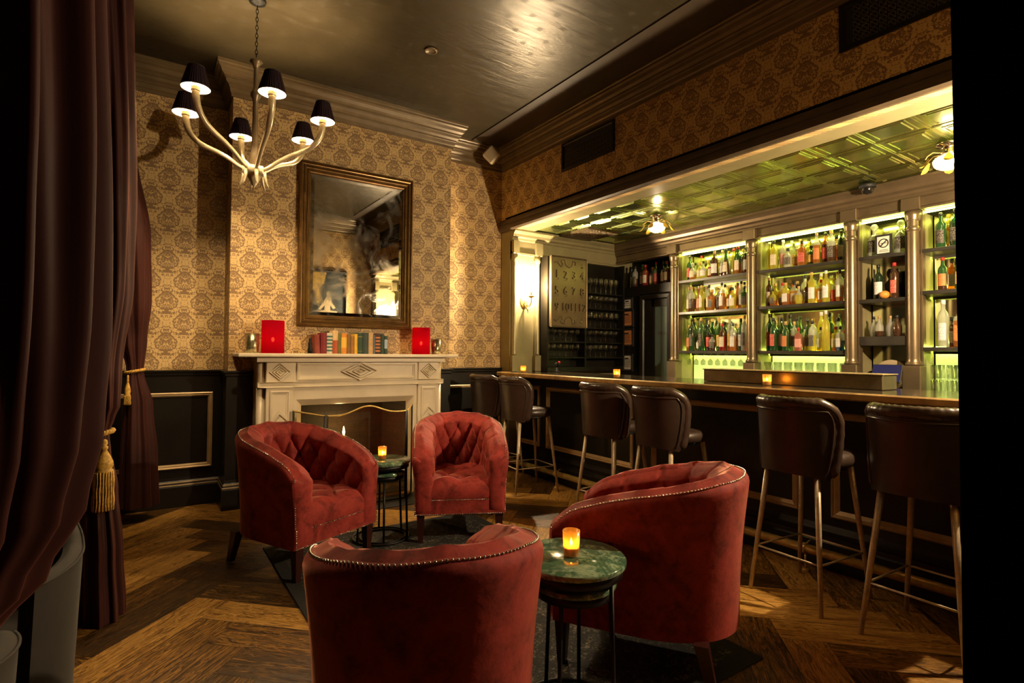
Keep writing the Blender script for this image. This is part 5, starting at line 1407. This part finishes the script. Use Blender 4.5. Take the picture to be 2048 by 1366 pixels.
# numbered key board, faces the camera
kb = empty('numbered_key_board', (4.055, ry_ - .205, 1.575), 0, 'embossed pewter key board numbered one to twelve with hooks and scrolls', 'key board')
mb = MB(); mb.box(-.265, .265, -.006, .03, 0, .805, bev=.006); mb.frame(-.27, .27, -.004, .81, -.006, [(0, 0), (0, .010), (.006, .013), (.014, .008), (.018, 0)]); mb.build('board', M['col'], kb)
for n_ in range(12):
    c_, r_ = n_ % 4, n_ // 4; mb = MB()
    text_into(mb, str(n_ + 1), .125, .010, Matrix.Translation((-.185 + c_ * .125, -.012, .60 - r_ * .185)) @ FACE_NY)
    mb.build('numeral', M['col'], kb)
for n_ in range(12):
    c_, r_ = n_ % 4, n_ // 4; x = -.185 + c_ * .125; z = .535 - r_ * .185
    mb = MB(); mb.tube([(x, -.006, z), (x, -.03, z - .002), (x, -.036, z + .012)], .004, 6); mb.ball((x, -.037, z + .014), .007, 8, 5); mb.build('hook', M['chrome'], kb)
mb = MB()
for zc, sgn in ((.725, 1), (.085, -1)):
    pts = [(-.22, zc), (-.19, zc + .02 * sgn), (-.15, zc - .01 * sgn), (-.12, zc - .035 * sgn), (-.10, zc - .0 * sgn), (-.12, zc + .03 * sgn), (-.07, zc + .045 * sgn), (-.05, zc - .01 * sgn), (0, zc - .035 * sgn), (.04, zc - .01 * sgn), (.05, zc + .04 * sgn), (.09, zc + .03 * sgn), (.08, zc - .01 * sgn)]
    fn = []
    for i in range(len(pts) - 1):
        p0, p1, p2, p3 = pts[max(i - 1, 0)], pts[i], pts[i + 1], pts[min(i + 2, len(pts) - 1)]
        for j in range(5):
            t_ = j / 5; fn.append(tuple(.5 * (2 * p1[q] + (p2[q] - p0[q]) * t_ + (2 * p0[q] - 5 * p1[q] + 4 * p2[q] - p3[q]) * t_ ** 2 + (3 * p1[q] - p0[q] - 3 * p2[q] + p3[q]) * t_ ** 3) for q in (0, 1)))
    mb.tube([(p[0], -.010, p[1]) for p in fn], .007, 8); mb.ball((.19, -.009, zc - .02), .016, 10, 6, sc=(1, .6, .7)); mb.ball((.19, -.009, zc + .015), .008, 10, 6)
mb.build('scrollwork', M['col'], kb)
# tumblers and hanging glasses in the lit bottom zone
zc_ = .9755
for bi, grp in ((1, 'tumblers on the back counter, wide middle bay'), (3, 'tumblers on the back counter by the dark curtain')):
    a, b, _ = bays[bi]; n = 8
    for k in range(n):
        for r_ in range(2):
            put(tb, 'tb', (XB + .09 + r_ * .09, b - .05 - (b - a - .09) * k / (n - 1), zc_ + .001), 'tumbler lit lime green, %s from left, %s rank, %s' % (ORD[k], ['front', 'rear'][r_], 'middle bay counter' if bi == 1 else 'counter by the dark curtain'), grp, 0, 1.15)
            if r_ == 0 or bi == 3: put(tb, 'tb', (XB + .09 + r_ * .09, b - .05 - (b - a - .09) * k / (n - 1), zc_ + .118), 'stacked upper tumbler, %s from left, %s rank, %s' % (ORD[k], ['front', 'rear'][r_], 'middle bay counter' if bi == 1 else 'counter by the dark curtain'), 'stacked ' + grp, 0, 1.15)
a, b, _ = bays[0]
for k in range(9):
    put(sg, 'sg', (XB + .12, b - .05 - (b - a - .1) * k / 8, 1.286), 'stemmed glass hanging upside down, %s from left, under the bottom shelf beside the door' % ORD[k], 'stemmed glasses hanging under the bottom shelf', PI, .8)

# alcove ceiling lamps
def flower_lamp(x, y, lab):
    root = empty('ceiling_lamp', (x, y, 2.645), 0, lab, 'ceiling lamp', 'crystal flower ceiling lamps')
    mb = MB(); mb.lathe([(0, 0), (.07, 0), (.068, -.012), (.045, -.02), (.038, -.05), (.05, -.065), (.03, -.075), (0, -.078)], n=24, cap=False); mb.build('ceiling_base', M['chrome'], root)
    mb = MB(); mb.lathe([(.03, -.075), (.066, -.085), (.082, -.11), (.078, -.135), (.06, -.155), (.03, -.168), (0, -.172)], n=48, flute=12, fa=.06, cap=False); mb.build('crystal_bowl', M['crystal'], root)
    mb = MB(); mb.ball((0, 0, -.115), .03, 12, 8); mb.build('bulb', M['ceilbulb'], root)
    for k in range(6):
        th = k * PI / 3 + .3; mb = MB(); c_, s_ = math.cos(th), math.sin(th)
        mb.tube([(.04 * c_, .04 * s_, -.06), (.09 * c_, .09 * s_, -.055), (.125 * c_, .125 * s_, -.08), (.135 * c_, .135 * s_, -.10)], .0035, 6); mb.build('arm', M['brass'], root)
        mb = MB()
        def pet(u, v, th=th):
            wv = math.sin(PI * min(.98, v * .9 + .08)); a_ = (u - .5) * wv * .05
            r_ = .115 + .055 * v; z_ = -.095 - .06 * math.sin(v * PI * .55) + .3 * abs(u - .5) * .03
            return (r_ * math.cos(th) - a_ * math.sin(th), r_ * math.sin(th) + a_ * math.cos(th), z_)
        mb.grid(pet, 6, 6); mb.build('petal', M['leafgold'], root)
M['leafgold'] = mat('amber_glass_petal', (.75, .50, .06), .25)
flower_lamp(4.19, 3.69, 'small crystal bowl lamp with amber petals on the tin ceiling, middle of the bar')
flower_lamp(4.28, 1.35, 'crystal bowl lamp with amber petals on the tin ceiling, by the dark curtain')
o = empty('security_camera_dome', (4.79, 2.045, 2.645), 0, 'black dome camera on the tin ceiling above the back bar', 'camera')
mb = MB(); mb.lathe([(0, 0), (.06, 0), (.06, -.025), (.05, -.03), (0, -.03)], n=28, cap=False); mb.build('base', M['black'], o)
mb = MB(); mb.lathe([(.045, -.03), (.044, -.05), (.03, -.072), (0, -.08)], n=24, cap=False); mb.build('dome', mat('smoked_dome', (.01, .01, .01), .05, coat=.5), o)
o = empty('ceiling_air_vent', (4.22, 4.71, 2.655), 0, 'square scrolled air vent set in the tin ceiling near the end wall', 'air vent')
mb = MB(); mb.frame(-.23, .23, -.24, .24, 0, [(0, 0), (0, .022), (.01, .026), (.022, .02), (.03, .012)], 0, 'z'); mb.build('frame', M['col'], o)
mb = MB()
for i in range(9):
    for j in range(9):
        x_, y_ = -.18 + i * .045, -.19 + j * .047
        mb.tube([(x_ + .018 * math.cos(q * PI / 5), y_ + .018 * math.sin(q * PI / 5), -.014) for q in range(10)], .003, 5, closed=True)
        mb.tube([(x_ - .02, y_ + .02, -.014), (x_ + .02, y_ - .02, -.014)], .0025, 5)
mb.build('grille', M['col'], o)
mb = MB(); mb.box(-.2, .2, -.21, .21, -.008, -.004); mb.build('backing', M['black'], o)
# bits on the far counter by the rack
o = empty('soda_gun', (3.83, 4.80, 1.069), 0, 'dark soda gun with a red tip at the far end of the bar', 'soda gun')
mb = MB(); mb.lathe([(.03, 0), (.03, .01), (.012, .02), (.012, .05), (0, .055)], n=16); mb.tube([(0, 0, .05), (0, -.03, .09), (-.04, -.04, .10), (-.06, -.04, .08)], .011, 8); mb.build('body', M['black'], o)
mb = MB(); mb.ball((-.005, -.045, .108), .014, 10, 6); mb.build('red_tip', mat('red_plastic', (.6, .02, .04), .4), o)
